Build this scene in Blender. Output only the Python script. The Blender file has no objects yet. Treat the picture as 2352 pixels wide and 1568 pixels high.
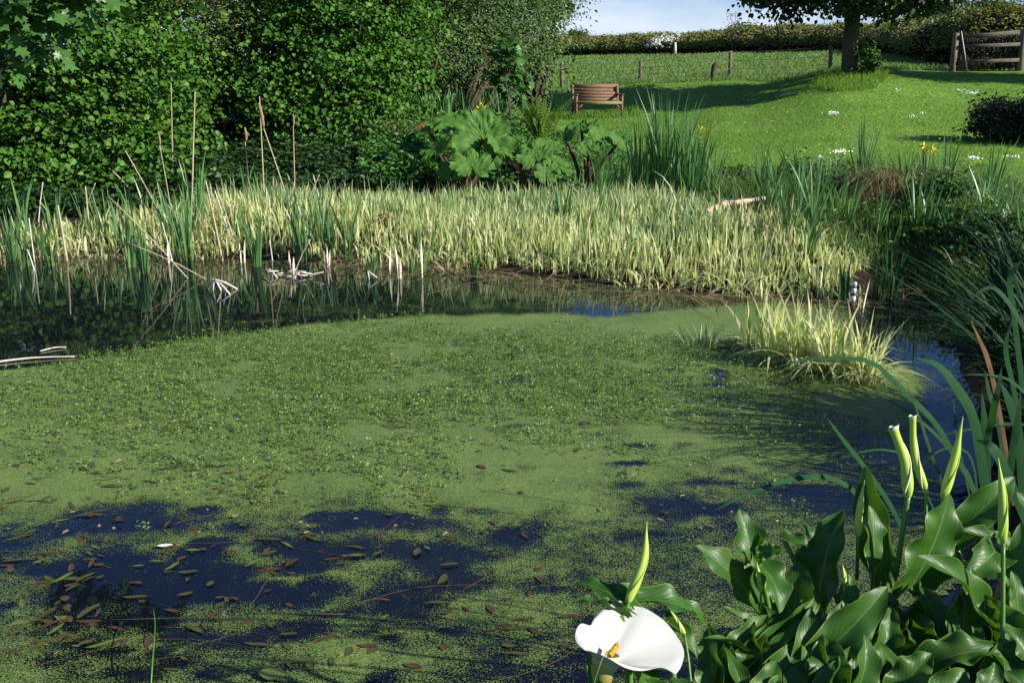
import bpy, math
import numpy as np
from mathutils import Vector

R = math.radians
rng = np.random.default_rng(11)
S = bpy.context.scene
COL = S.collection
U = rng.uniform

# ------------------------------------------------------------------ camera
CAMZ, PITCH, FPX = 2.0, 14.9, 2308.0          # eye height over the water, tilt, focal length in 2352-wide pixels
cd = bpy.data.cameras.new('camera')
cam = bpy.data.objects.new('camera', cd)
COL.objects.link(cam)
cam.location = (0, 0, CAMZ)
cam.rotation_euler = (R(90 - PITCH), 0, 0)
cd.sensor_width = 36
cd.lens = 36 * FPX / 2352
cd.clip_start = 0.05
cd.clip_end = 5000
S.camera = cam

# ------------------------------------------------------------------ sky, sun, exposure
SUN_AZ, SUN_EL = -22.0, 29.0                    # azimuth measured from +X towards +Y
w = bpy.data.worlds.new('World')
S.world = w
w.use_nodes = True
nt = w.node_tree
nt.nodes.clear()
sky = nt.nodes.new('ShaderNodeTexSky')
sky.sky_type = 'NISHITA'
sky.sun_disc = False
sky.sun_elevation = R(SUN_EL)
sky.sun_rotation = R(90 - SUN_AZ)
sky.dust_density = 0.05
sky.ozone_density = 3.5
tc = nt.nodes.new('ShaderNodeTexCoord')
mp = nt.nodes.new('ShaderNodeMapping')
mp.inputs['Scale'].default_value = (1.0, 1.0, 2.6)
mp.inputs['Location'].default_value = (0.35, 0.1, 0.2)
cl = nt.nodes.new('ShaderNodeTexNoise')
cl.inputs['Scale'].default_value = 3.4
cl.inputs['Detail'].default_value = 5
cl.inputs['Roughness'].default_value = 0.5
cr = nt.nodes.new('ShaderNodeValToRGB')
cr.color_ramp.elements[0].position = 0.44
cr.color_ramp.elements[0].color = (0, 0, 0, 1)
cr.color_ramp.elements[1].position = 0.66
cr.color_ramp.elements[1].color = (0.85, 0.85, 0.85, 1)
mxs = nt.nodes.new('ShaderNodeMix')
mxs.data_type = 'RGBA'
mxs.inputs[7].default_value = (8.2, 9.0, 10.6, 1)
bgn = nt.nodes.new('ShaderNodeBackground')
bgn.inputs['Strength'].default_value = 0.062
wo = nt.nodes.new('ShaderNodeOutputWorld')
L = nt.links.new
L(tc.outputs['Generated'], mp.inputs['Vector'])
L(mp.outputs['Vector'], cl.inputs['Vector'])
L(cl.outputs['Fac'], cr.inputs['Fac'])
sz = nt.nodes.new('ShaderNodeSeparateXYZ')
L(tc.outputs['Generated'], sz.inputs[0])
low = nt.nodes.new('ShaderNodeMapRange')               # the cloud bank lies low over the hill
low.inputs['From Min'].default_value = 0.10
low.inputs['From Max'].default_value = 0.34
low.inputs['To Min'].default_value = 1.0
low.inputs['To Max'].default_value = 0.12
L(sz.outputs[2], low.inputs['Value'])
mlow = nt.nodes.new('ShaderNodeMath')
mlow.operation = 'MULTIPLY'
L(cr.outputs['Color'], mlow.inputs[0])
L(low.outputs[0], mlow.inputs[1])
L(mlow.outputs[0], mxs.inputs[0])
tint = nt.nodes.new('ShaderNodeMix')
tint.data_type = 'RGBA'
tint.blend_type = 'MULTIPLY'
tint.inputs[0].default_value = 1
tint.inputs[7].default_value = (0.62, 0.84, 1.24, 1)
L(sky.outputs['Color'], tint.inputs[6])
L(tint.outputs[2], mxs.inputs[6])
L(mxs.outputs[2], bgn.inputs['Color'])
L(bgn.outputs['Background'], wo.inputs['Surface'])

sd = bpy.data.lights.new('sun', 'SUN')
sd.energy = 5.0
sd.angle = R(0.5)
sd.color = (1.0, 0.95, 0.84)
sun = bpy.data.objects.new('sun', sd)
COL.objects.link(sun)
to_sun = Vector((math.cos(R(SUN_AZ)) * math.cos(R(SUN_EL)), math.sin(R(SUN_AZ)) * math.cos(R(SUN_EL)), math.sin(R(SUN_EL))))
sun.rotation_euler = to_sun.to_track_quat('Z', 'Y').to_euler()
sun.location = (30, -5, 30)

S.view_settings.view_transform = 'Standard'
S.view_settings.look = 'None'
S.view_settings.gamma = 1
S.view_settings.use_curve_mapping = False
S.view_settings.exposure = 0.75
S.render.engine = 'CYCLES'
S.cycles.max_bounces = 6
S.cycles.transparent_max_bounces = 12
S.cycles.caustics_reflective = False
S.cycles.caustics_refractive = False

# ------------------------------------------------------------------ picture plane <-> place
cp, sp = math.cos(R(PITCH)), math.sin(R(PITCH))


def ray(u, v):
    x = (u - 1176) / FPX
    y = -(v - 784) / FPX
    return np.array([x, cp + sp * y, -sp + cp * y])


def at_depth(u, v, D):
    d = ray(u, v)
    return np.array([0, 0, CAMZ]) + d * (D / d[1])


def at_z(u, v, z=0.0):
    d = ray(u, v)
    return np.array([0, 0, CAMZ]) + d * ((z - CAMZ) / d[2])


def to_px(x, y, z):
    f = y * cp - (z - CAMZ) * sp
    up = y * sp + (z - CAMZ) * cp
    return 1176 + FPX * x / f, 784 - FPX * up / f


def vnoise(x, y, seed=0):
    """smooth 2-D value noise, 0..1"""
    xi = np.floor(x).astype(np.int64)
    yi = np.floor(y).astype(np.int64)
    fx = x - xi
    fy = y - yi
    fx = fx * fx * (3 - 2 * fx)
    fy = fy * fy * (3 - 2 * fy)

    def hsh(a, b):
        n = (a * 374761393 + b * 668265263 + seed * 982451653) & 0x7fffffff
        n = ((n ^ (n >> 13)) * 1274126177) & 0x7fffffff
        return ((n ^ (n >> 16)) & 0xffff) / 65535.0
    return (hsh(xi, yi) * (1 - fx) + hsh(xi + 1, yi) * fx) * (1 - fy) + (hsh(xi, yi + 1) * (1 - fx) + hsh(xi + 1, yi + 1) * fx) * fy


def fbm(x, y, seed=0, o=3):
    s = 0
    a = 0.5
    for k in range(o):
        s = s + a * vnoise(x * 2 ** k, y * 2 ** k, seed + k)
        a *= 0.5
    return s / (1 - 0.5 ** o)


# ------------------------------------------------------------------ terrain
# columns across the view: (depth, picture height) of the ground
TCOL = [
    (-900, [(15, 470), (18, 400), (22, 345), (33, 285), (41, 222), (74, 134)]),
    (1000, [(15, 458), (16.6, 335), (18.6, 283), (24, 262), (33, 250), (41, 205), (74, 130)]),
    (1150, [(15, 458), (17, 350), (19, 286), (24, 276), (33, 262), (41, 205), (74, 129)]),
    (1290, [(15, 460), (18, 375), (22, 322), (27, 295), (33, 268), (40, 207), (74, 128)]),
    (1500, [(15, 452), (20, 362), (27, 296), (33, 250), (36, 214), (40, 185), (72, 124)]),
    (1700, [(15, 440), (20, 350), (27, 282), (33, 226), (36, 198), (40, 176), (68, 120)]),
    (1950, [(13, 452), (16, 410), (22, 318), (28, 236), (33, 169), (40, 152), (62, 116)]),
    (2250, [(11, 492), (14, 436), (19, 352), (24, 290), (29, 228), (33, 184), (37, 162), (52, 122)]),
    (3300, [(11, 470), (14, 420), (19, 340), (24, 280), (30, 218), (37, 152), (50, 100)]),
]
DS = np.array([2.0, 6, 9, 10.5, 12, 14, 16, 19, 22, 25, 28, 31, 34, 37, 40, 44, 50, 56, 64, 74, 90, 130, 400, 3000])
TAB = []
TS = []
for u, pts in TCOL:
    dd = [2.0, 9.0]
    zz = [0.22, 0.16] if u < 1900 else [0.25, 0.3]
    for D, v in pts:
        dd.append(D)
        zz.append(at_depth(u, v, D)[2])
    dd += [100, 400, 3000]
    zz += [zz[-1] + 0.3, zz[-1] + 0.2, zz[-1] - 4]
    TAB.append(np.interp(DS, dd, zz))
    TS.append((u - 1176) / FPX / 1.03)
TAB = np.array(TAB)
TS = np.array(TS)

PX_POND = [(-900, 560), (0, 583), (500, 592), (850, 604), (1050, 618), (1300, 640), (1400, 654), (1700, 676), (1900, 694), (2020, 690), (2090, 640), (2180, 690), (2260, 730)]
POND = [tuple(at_z(u, v)[:2]) for u, v in PX_POND]
POND = [(-30, 11.8)] + POND + [(3.25, 7.2), (2.75, 5.6), (2.35, 4.5), (1.95, 3.75), (1.2, 3.2), (0.5, 2.75), (0.0, 2.5), (-1, 2.2), (-3, 1.9), (-8, 1.8), (-30, 1.5)]
POND = np.array(POND)


def in_poly(x, y, P):
    r = np.zeros(np.shape(x), bool)
    n = len(P)
    for i in range(n):
        x0, y0 = P[i]
        x1, y1 = P[(i + 1) % n]
        c = ((y0 > y) != (y1 > y))
        if y1 != y0:
            r ^= c & (x < (x1 - x0) * (y - y0) / (y1 - y0) + x0)
    return r


def poly_dist(x, y, P):
    d = np.full(np.shape(x), 1e9)
    n = len(P)
    for i in range(n):
        a = P[i]
        b = P[(i + 1) % n]
        e = b - a
        t = np.clip(((x - a[0]) * e[0] + (y - a[1]) * e[1]) / (e @ e), 0, 1)
        d = np.minimum(d, np.hypot(x - a[0] - t * e[0], y - a[1] - t * e[1]))
    return d


def land(x, y):
    x = np.atleast_1d(np.asarray(x, float))
    y = np.atleast_1d(np.asarray(y, float))
    D = np.clip(y, 2.0, 2999)
    s = np.clip(x / np.maximum(D, 2.0), TS[0], TS[-1] - 1e-6)
    j = np.clip(np.searchsorted(TS, s, side='right') - 1, 0, len(TS) - 2)
    fs = (s - TS[j]) / (TS[j + 1] - TS[j])
    fs = fs * fs * (3 - 2 * fs)
    i = np.clip(np.searchsorted(DS, D, side='right') - 1, 0, len(DS) - 2)
    fd = (D - DS[i]) / (DS[i + 1] - DS[i])
    a = TAB[j, i] * (1 - fd) + TAB[j, i + 1] * fd
    b = TAB[j + 1, i] * (1 - fd) + TAB[j + 1, i + 1] * fd
    return a * (1 - fs) + b * fs


def height(x, y):
    x = np.atleast_1d(np.asarray(x, float))
    y = np.atleast_1d(np.asarray(y, float))
    h = land(x, y)
    near = (y < 30) & (np.abs(x) < 40)
    ins = in_poly(x, y, POND) & near
    d = np.where(near, poly_dist(x, y, POND), 50)
    out = h * np.clip(d / 0.9, 0, 1) + 0.015 * np.clip(d / 0.2, 0, 1)
    out = out + (fbm(x * 0.9, y * 0.9, 3) - 0.5) * 0.12 * np.clip(d / 2, 0, 1)
    return np.where(ins, -np.minimum(0.6, d * 0.6) - 0.02, out)


def G(u, v, wet=True):
    """the point of the ground (or of the water) seen at a picture position"""
    d = ray(u, v)
    Ds = np.concatenate([np.arange(1.6, 20, 0.05), np.arange(20, 100, 0.2)])
    p = np.array([0, 0, CAMZ])[None] + d[None] * (Ds / d[1])[:, None]
    h = height(p[:, 0], p[:, 1])
    if wet:
        h = np.maximum(h, 0)
    k = np.nonzero(p[:, 2] <= h)[0]
    k = k[0] if len(k) else len(Ds) - 1
    q = p[k].copy()
    q[2] = h[k]
    return q


# ------------------------------------------------------------------ mesh and object helpers
def setp(o, label=None, cat=None, group=None, kind=None):
    if label:
        o['label'] = label
    if cat:
        o['category'] = cat
    if group:
        o['group'] = group
    if kind:
        o['kind'] = kind
    return o


def empty(name, loc, label=None, cat=None, group=None):
    o = bpy.data.objects.new(name, None)
    COL.objects.link(o)
    o.location = tuple(float(a) for a in loc)
    o.empty_display_size = 0.1
    return setp(o, label, cat, group)


def mesh(name, V, F, mat, parent=None, origin=None, smooth=False, uv=None, attr=None):
    """V: (N,3) world points; F: list of (n,k) index arrays. One mesh object."""
    V = np.asarray(V, np.float64)
    if not isinstance(F, list):
        F = [F]
    F = [np.asarray(f, np.int32) for f in F if len(f)]
    if parent is not None:
        off, q_ = np.zeros(3), parent
        while q_ is not None:
            off = off + np.array(q_.location)
            q_ = q_.parent
    elif origin is not None:
        off = np.asarray(origin, float)
    else:
        off = np.zeros(3)
    me = bpy.data.meshes.new(name)
    me.vertices.add(len(V))
    me.vertices.foreach_set('co', (V - off).astype(np.float32).ravel())
    nl = sum(f.size for f in F)
    nf = sum(len(f) for f in F)
    me.loops.add(nl)
    li = np.concatenate([f.ravel() for f in F])
    me.loops.foreach_set('vertex_index', li)
    me.polygons.add(nf)
    tot = np.concatenate([np.full(len(f), f.shape[1], np.int32) for f in F])
    st = np.concatenate([[0], np.cumsum(tot)[:-1]]).astype(np.int32)
    me.polygons.foreach_set('loop_start', st)
    me.polygons.foreach_set('loop_total', tot)
    if smooth:
        me.polygons.foreach_set('use_smooth', np.ones(nf, bool))
    if uv is not None:
        lay = me.uv_layers.new(name='UVMap')
        lay.data.foreach_set('uv', np.asarray(uv, np.float32)[li].ravel())
    if attr:
        for k, a in attr.items():
            at = me.attributes.new(k, 'FLOAT', 'POINT')
            at.data.foreach_set('value', np.asarray(a, np.float32))
    me.update(calc_edges=True)
    me.validate()
    if mat:
        me.materials.append(mat)
    o = bpy.data.objects.new(name, me)
    COL.objects.link(o)
    if parent is not None:
        o.parent = parent
    elif origin is not None:
        o.location = tuple(float(a) for a in origin)
    return o


def cat_geo(parts):
    Vs, Fs, n = [], {}, 0
    for V, F in parts:
        if not isinstance(F, list):
            F = [F]
        for f in F:
            f = np.asarray(f)
            if len(f):
                Fs.setdefault(f.shape[1], []).append(f + n)
        Vs.append(np.asarray(V))
        n += len(V)
    return np.concatenate(Vs), [np.concatenate(f) for f in Fs.values()]


def nrm(a):
    return a / np.maximum(np.linalg.norm(a, axis=-1, keepdims=True), 1e-9)


def blades(base, h, w, az, lean, droop, K=4, face=None, taper=0.5, bow=1.8):
    """many grass or reed blades as strips: base (N,3); the rest (N,)"""
    N = len(base)
    one = np.ones(N)
    h, w, az, lean, droop = [np.asarray(a) * one for a in (h, w, az, lean, droop)]
    t = np.linspace(0, 1, K + 1)[None]
    out = (lean * h)[:, None] * t ** bow
    z = h[:, None] * (t - droop[:, None] * t ** 3)
    cx = base[:, 0:1] + np.cos(az)[:, None] * out
    cy = base[:, 1:2] + np.sin(az)[:, None] * out
    cz = base[:, 2:3] + z
    if face is None:
        face = U(0, math.pi, N)
    pr = np.where(t < taper, 0.75 + 0.25 * t / taper, 1 - 0.97 * ((t - taper) / (1 - taper)) ** 1.6)
    hw = 0.5 * w[:, None] * pr
    fx, fy = np.cos(face)[:, None], np.sin(face)[:, None]
    A = np.stack([cx - fx * hw, cy - fy * hw, cz], -1)
    B = np.stack([cx + fx * hw, cy + fy * hw, cz], -1)
    V = np.stack([A, B], 2).reshape(-1, 3)
    n = 2 * (K + 1)
    k = np.arange(K)
    q = np.stack([2 * k, 2 * k + 1, 2 * k + 3, 2 * k + 2], 1)
    F = (q[None] + (np.arange(N) * n)[:, None, None]).reshape(-1, 4)
    return V, F


def leaves(p, ax, nr, Ln, W, fold=0.18, curl=0.15):
    """folded leaves of two quads"""
    N = len(p)
    Ln = (np.asarray(Ln) * np.ones(N))[:, None]
    W = (np.asarray(W) * np.ones(N))[:, None]
    ax = nrm(ax)
    sd_ = nrm(np.cross(nr, ax))
    nr = np.cross(ax, sd_)
    b = p
    l1 = p + ax * Ln * 0.28 + sd_ * W * 0.46 + nr * W * fold
    l2 = p + ax * Ln * 0.68 + sd_ * W * 0.42 + nr * W * fold - nr * Ln * curl * 0.3
    tp = p + ax * Ln - nr * Ln * curl
    r1 = p + ax * Ln * 0.28 - sd_ * W * 0.46 + nr * W * fold
    r2 = p + ax * Ln * 0.68 - sd_ * W * 0.42 + nr * W * fold - nr * Ln * curl * 0.3
    V = np.stack([b, l1, l2, tp, r2, r1], 1).reshape(-1, 3)
    q = np.array([[0, 3, 2, 1], [0, 5, 4, 3]])
    F = (q[None] + (np.arange(N) * 6)[:, None, None]).reshape(-1, 4)
    return V, F


def maple(p, ax, nr, Ln):
    """five lobed leaves, each a fan of triangles"""
    N = len(p)
    Ln = (np.asarray(Ln) * np.ones(N))[:, None]
    ax = nrm(ax)
    sd_ = nrm(np.cross(nr, ax))
    nr = np.cross(ax, sd_)
    half = [(0, 0, 0), (.30, -.10, .05), (.22, .10, .02), (.55, .28, .10), (.27, .42, .03), (.33, .72, .07), (.12, .70, .02), (0, 1.0, -.08)]
    out = half + [(-x, y, z) for x, y, z in half[-2:0:-1]]
    V = [p + ax * Ln * .36 - nr * Ln * .06] + [p + sd_ * Ln * x + ax * Ln * y - nr * Ln * (z * 1.6 + .10 * y * y) for x, y, z in out]
    m = len(out)
    V = np.stack(V, 1).reshape(-1, 3)
    t_ = np.array([(0, 1 + j, 1 + (j + 1) % m) for j in range(m)])
    F = (t_[None] + (np.arange(N) * (m + 1))[:, None, None]).reshape(-1, 3)
    return V, F


def tube(pts, rad, n=6, cap=True, flat=1.0):
    pts = np.asarray(pts, float)
    rad = np.asarray(rad, float) * np.ones(len(pts))
    T = nrm(np.gradient(pts, axis=0))
    ref = np.array([0, 0, 1.0]) if abs(T[0, 2]) < 0.8 else np.array([0, 1.0, 0])
    a = nrm(np.cross(T, ref))
    b = np.cross(T, a)
    th = np.arange(n) / n * 2 * math.pi
    V = (pts[:, None] + (a[:, None] * np.cos(th)[None, :, None] + flat * b[:, None] * np.sin(th)[None, :, None]) * rad[:, None, None]).reshape(-1, 3)
    q = []
    m = len(pts)
    for i in range(m - 1):
        for j in range(n):
            q.append((i * n + j, i * n + (j + 1) % n, (i + 1) * n + (j + 1) % n, (i + 1) * n + j))
    F = [np.array(q)]
    if cap:
        V = np.concatenate([V, pts[:1], pts[-1:]])
        t = [(m * n, (j + 1) % n, j) for j in range(n)] + [(m * n + 1, (m - 1) * n + j, (m - 1) * n + (j + 1) % n) for j in range(n)]
        F.append(np.array(t))
    return V, F


def box(c, s, rz=0.0, rx=0.0, bev=0.0):
    """bevelled-looking box: centre, full size"""
    c = np.asarray(c, float)
    sx, sy, sz = [a / 2 for a in s]
    b = bev or min(s) * 0.12
    P = []
    for z, k in ((-sz, b), (-sz + b, 0), (sz - b, 0), (sz, b)):
        for x, y in ((-sx + k, -sy + k), (sx - k, -sy + k), (sx - k, sy - k), (-sx + k, sy - k)):
            P.append((x, y, z))
    P = np.array(P)
    if rx:
        y = P[:, 1] * math.cos(rx) - P[:, 2] * math.sin(rx)
        z = P[:, 1] * math.sin(rx) + P[:, 2] * math.cos(rx)
        P[:, 1], P[:, 2] = y, z
    x = P[:, 0] * math.cos(rz) - P[:, 1] * math.sin(rz)
    y = P[:, 0] * math.sin(rz) + P[:, 1] * math.cos(rz)
    P[:, 0], P[:, 1] = x, y
    q = [(0, 3, 2, 1), (12, 13, 14, 15)]
    for r in range(3):
        for j in range(4):
            q.append((r * 4 + j, r * 4 + (j + 1) % 4, r * 4 + 4 + (j + 1) % 4, r * 4 + 4 + j))
    return P + c, [np.array(q)]


def bez(pts, n=12):
    """smooth curve through points (Catmull-Rom)"""
    P = np.asarray(pts, float)
    if len(P) == 2:
        return P[0] + (P[1] - P[0]) * np.linspace(0, 1, n)[:, None]
    E = np.concatenate([[2 * P[0] - P[1]], P, [2 * P[-1] - P[-2]]])
    out = []
    m = len(P) - 1
    for t in np.linspace(0, m, n):
        i = min(int(t), m - 1)
        f = t - i
        p0, p1, p2, p3 = E[i], E[i + 1], E[i + 2], E[i + 3]
        out.append(0.5 * (2 * p1 + (p2 - p0) * f + (2 * p0 - 5 * p1 + 4 * p2 - p3) * f * f + (3 * p1 - p0 - 3 * p2 + p3) * f ** 3))
    return np.array(out)


# ------------------------------------------------------------------ materials
def nodes(name):
    m = bpy.data.materials.new(name)
    m.use_nodes = True
    t = m.node_tree
    t.nodes.clear()
    o = t.nodes.new('ShaderNodeOutputMaterial')
    return m, t, o


def ramp(t, stops, fac=None):
    r = t.nodes.new('ShaderNodeValToRGB')
    e = r.color_ramp.elements
    while len(e) < len(stops):
        e.new(0.5)
    for i, (p, c) in enumerate(stops):
        e[i].position = p
        e[i].color = (c[0], c[1], c[2], 1)
    if fac is not None:
        t.links.new(fac, r.inputs['Fac'])
    return r


def even(cols):
    n = len(cols)
    return [(i / max(n - 1, 1), c) for i, c in enumerate(cols)]


def foliage(name, cols, rough=0.45, trans=0.3, spec=0.4, glow=(1.25, 1.15, 0.5)):
    """leaf: colour differs from leaf to leaf; some light passes through"""
    m, t, o = nodes(name)
    g = t.nodes.new('ShaderNodeNewGeometry')
    r = ramp(t, even(cols), g.outputs['Random Per Island'])
    p = t.nodes.new('ShaderNodeBsdfPrincipled')
    p.inputs['Roughness'].default_value = rough
    p.inputs['Specular IOR Level'].default_value = spec
    t.links.new(r.outputs['Color'], p.inputs['Base Color'])
    tr = t.nodes.new('ShaderNodeBsdfTranslucent')
    mu = t.nodes.new('ShaderNodeMix')
    mu.data_type = 'RGBA'
    mu.blend_type = 'MULTIPLY'
    mu.inputs[0].default_value = 1
    mu.inputs[7].default_value = (glow[0], glow[1], glow[2], 1)
    t.links.new(r.outputs['Color'], mu.inputs[6])
    t.links.new(mu.outputs[2], tr.inputs['Color'])
    mx = t.nodes.new('ShaderNodeMixShader')
    mx.inputs[0].default_value = trans
    t.links.new(p.outputs[0], mx.inputs[1])
    t.links.new(tr.outputs[0], mx.inputs[2])
    t.links.new(mx.outputs[0], o.inputs['Surface'])
    return m


def surf(name, cols, scale=8.0, rough=0.8, bump=0.3, spec=0.3, stretch=(1, 1, 1), detail=6):
    """solid material with a noise colour and a bump"""
    m, t, o = nodes(name)
    c = t.nodes.new('ShaderNodeTexCoord')
    mpn = t.nodes.new('ShaderNodeMapping')
    mpn.inputs['Scale'].default_value = stretch
    t.links.new(c.outputs['Object'], mpn.inputs['Vector'])
    n = t.nodes.new('ShaderNodeTexNoise')
    n.inputs['Scale'].default_value = scale
    n.inputs['Detail'].default_value = detail
    t.links.new(mpn.outputs['Vector'], n.inputs['Vector'])
    r = ramp(t, [(0.3 + 0.4 * a, b) for a, b in even(cols)], n.outputs['Fac'])
    p = t.nodes.new('ShaderNodeBsdfPrincipled')
    p.inputs['Roughness'].default_value = rough
    p.inputs['Specular IOR Level'].default_value = spec
    t.links.new(r.outputs['Color'], p.inputs['Base Color'])
    b = t.nodes.new('ShaderNodeBump')
    b.inputs['Strength'].default_value = bump
    b.inputs['Distance'].default_value = 0.02
    t.links.new(n.outputs['Fac'], b.inputs['Height'])
    t.links.new(b.outputs['Normal'], p.inputs['Normal'])
    t.links.new(p.outputs[0], o.inputs['Surface'])
    return m


M = {}
M['hazel'] = foliage('hazel_leaf', [(.032, .10, .013), (.065, .17, .02), (.085, .20, .024), (.04, .115, .016), (.12, .235, .03)], 0.5, 0.28, 0.22)
M['hazel_dark'] = foliage('shade_toned_leaf', [(.016, .05, .01), (.028, .075, .013), (.022, .06, .012)], 0.5, 0.25)  # leaf green darkened: the shade inside the wood is put into the colour
M['willow'] = foliage('willow_leaf', [(.06, .12, .03), (.08, .155, .036), (.065, .13, .028), (.11, .165, .045)], 0.5, 0.25)
M['olive'] = foliage('olive_willow_leaf', [(.10, .145, .03), (.13, .165, .04), (.085, .14, .028)], 0.5, 0.25)
M['sycamore'] = foliage('sycamore_leaf', [(.06, .16, .035), (.08, .19, .045), (.065, .17, .038)], 0.4, 0.35)
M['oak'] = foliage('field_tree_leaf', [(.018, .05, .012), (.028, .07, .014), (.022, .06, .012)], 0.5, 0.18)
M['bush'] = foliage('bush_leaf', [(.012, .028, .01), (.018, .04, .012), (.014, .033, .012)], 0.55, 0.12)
M['hedge'] = foliage('hedge_leaf', [(.19, .215, .07), (.13, .2, .045), (.27, .23, .11), (.11, .19, .04), (.3, .24, .12), (.15, .22, .05)], 0.65, 0.35, 0.2)
M['hedge_green'] = foliage('hedge_green_leaf', [(.04, .09, .018), (.06, .12, .022), (.035, .08, .02)], 0.6, 0.2, 0.2)
M['blossom'] = foliage('blossom', [(.75, .74, .66), (.8, .8, .76), (.65, .68, .5)], 0.7, 0.2, 0.1, (1, 1, 1))
M['pale_reed'] = foliage('pale_reed_leaf', [(.79, .77, .43), (.68, .68, .32), (.26, .40, .11), (.77, .74, .43), (.48, .57, .20), (.85, .82, .53), (.16, .29, .07)], 0.5, 0.42, 0.3, (1.05, 1.05, .7))
M['pale_reed_far'] = foliage('pale_reed_leaf_greener', [(.62, .65, .35), (.32, .46, .19), (.13, .27, .08), (.56, .60, .32), (.2, .36, .14), (.74, .73, .47), (.10, .22, .06)], 0.5, 0.42, 0.3, (1.05, 1.05, .7))
M['cattail'] = foliage('cattail_leaf', [(.085, .21, .07), (.12, .255, .08), (.07, .18, .06), (.155, .27, .08)], 0.4, 0.25, 0.5, (1.1, 1.15, .5))
M['cattail_dark'] = foliage('strap_leaf_dark', [(.022, .075, .03), (.032, .10, .035), (.018, .06, .025)], 0.35, 0.15, 0.5)
M['rush'] = foliage('shade_toned_rush', [(.012, .042, .016), (.018, .058, .02), (.01, .034, .014)], .6, .04, .12, (1.1, 1.15, .5))  # near black green stands in for the shaded side of the blades
M['bramble'] = foliage('bramble_leaf', [(.03, .085, .018), (.045, .12, .022), (.022, .065, .014), (.08, .15, .03)], .5, .25, .3)
M['grass'] = foliage('grass_blade', [(.135, .27, .04), (.165, .30, .05), (.12, .245, .037), (.19, .31, .065)], 0.6, 0.45, 0.15)
M['field_grass'] = foliage('field_grass_blade', [(.14, .25, .07), (.18, .28, .085), (.12, .22, .055), (.22, .29, .12)], 0.6, 0.3, 0.2)
M['margin'] = foliage('margin_leaf', [(.08, .19, .04), (.055, .14, .03), (.12, .22, .05), (.09, .2, .035), (.24, .26, .12)], 0.5, 0.3)
M['nettle'] = foliage('undergrowth_leaf', [(.065, .18, .03), (.085, .22, .035), (.055, .15, .028)], 0.5, 0.3)
M['fern'] = foliage('fern_frond', [(.13, .25, .03), (.17, .29, .035), (.11, .22, .03)], 0.5, 0.35)
M['brown_sedge'] = foliage('brown_sedge_blade', [(.16, .09, .05), (.22, .13, .07), (.11, .10, .04), (.28, .18, .10)], 0.6, 0.15, 0.2, (1, 1, .8))
M['dead'] = foliage('dead_reed', [(.72, .62, .48), (.78, .70, .57), (.62, .52, .39)], 0.6, 0.1, 0.25, (1, 1, .9))
M['stalk'] = surf('dead_stalk', [(.38, .28, .19), (.52, .42, .30)], 30, 0.7, 0.2)
M['seed'] = surf('seed_head', [(.20, .11, .07), (.36, .24, .17)], 60, 0.9, 0.6)
M['sprig'] = foliage('water_plant_leaf', [(.10, .18, .03), (.14, .23, .04), (.075, .145, .025), (.19, .27, .07), (.115, .195, .04)], 0.35, 0.2, 0.5)
M['petal'] = foliage('yellow_petal', [(.75, .60, .04), (.8, .68, .08)], 0.5, 0.3, 0.2, (1, 1, .5))
M['daisy'] = foliage('daisy_petal', [(.8, .8, .78), (.75, .76, .72)], 0.6, 0.1, 0.2, (1, 1, 1))
M['bark'] = surf('bark', [(.03, .024, .018), (.07, .055, .04), (.05, .05, .032)], 9, 0.95, 0.8, 0.1, (1, 1, .3))
M['trunk'] = surf('field_tree_bark', [(.05, .042, .032), (.10, .085, .066), (.06, .06, .042)], 7, 0.95, 0.9, 0.1, (1, 1, .3))
M['bench'] = surf('bench_timber', [(.15, .075, .048), (.21, .115, .075), (.13, .07, .045)], 14, 0.7, 0.3, 0.3, (.3, 1, 3))
M['moss'] = surf('bench_mossy_timber', [(.16, .13, .06), (.24, .2, .07), (.15, .10, .06)], 14, 0.8, 0.3, 0.2)
M['post'] = surf('weathered_post', [(.13, .10, .07), (.22, .18, .13)], 12, 0.9, 0.4, 0.2, (1, 1, .2))
M['gate'] = surf('grey_gate_timber', [(.06, .055, .045), (.12, .108, .085), (.075, .075, .05)], 12, 0.9, 0.4, 0.2, (.3, 1, 1))
M['wire'] = surf('fence_wire', [(.12, .12, .12), (.18, .17, .16)], 12, 0.6, 0.1)
M['log'] = surf('log_bark', [(.42, .26, .19), (.62, .45, .36), (.32, .2, .15)], 9, 0.9, 0.6, 0.2)
M['rust'] = surf('rusty_leaf', [(.15, .07, .035), (.22, .11, .05)], 18, 0.6, 0.2)
M['core'] = surf('hedge_wood', [(.014, .012, .008), (.03, .025, .016)], 6, 1.0, 0.8, 0.0)
M['red_stalk'] = surf('gunnera_stalk', [(.045, .02, .012), (.08, .04, .02)], 20, 0.7, 0.4)  # stalk red deepened to paint in the shade under the big leaves
M['thatch'] = foliage('dry_grass', [(.22, .15, .08), (.30, .22, .12), (.16, .13, .06)], 0.7, 0.15, 0.1, (1, 1, .8))
M['white_stick'] = surf('pale_stick', [(.6, .56, .5), (.72, .69, .64)], 20, 0.7, 0.2)
M['band'] = surf('dark_band', [(.05, .02, .04), (.12, .03, .09)], 20, 0.7, 0.1)

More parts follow.
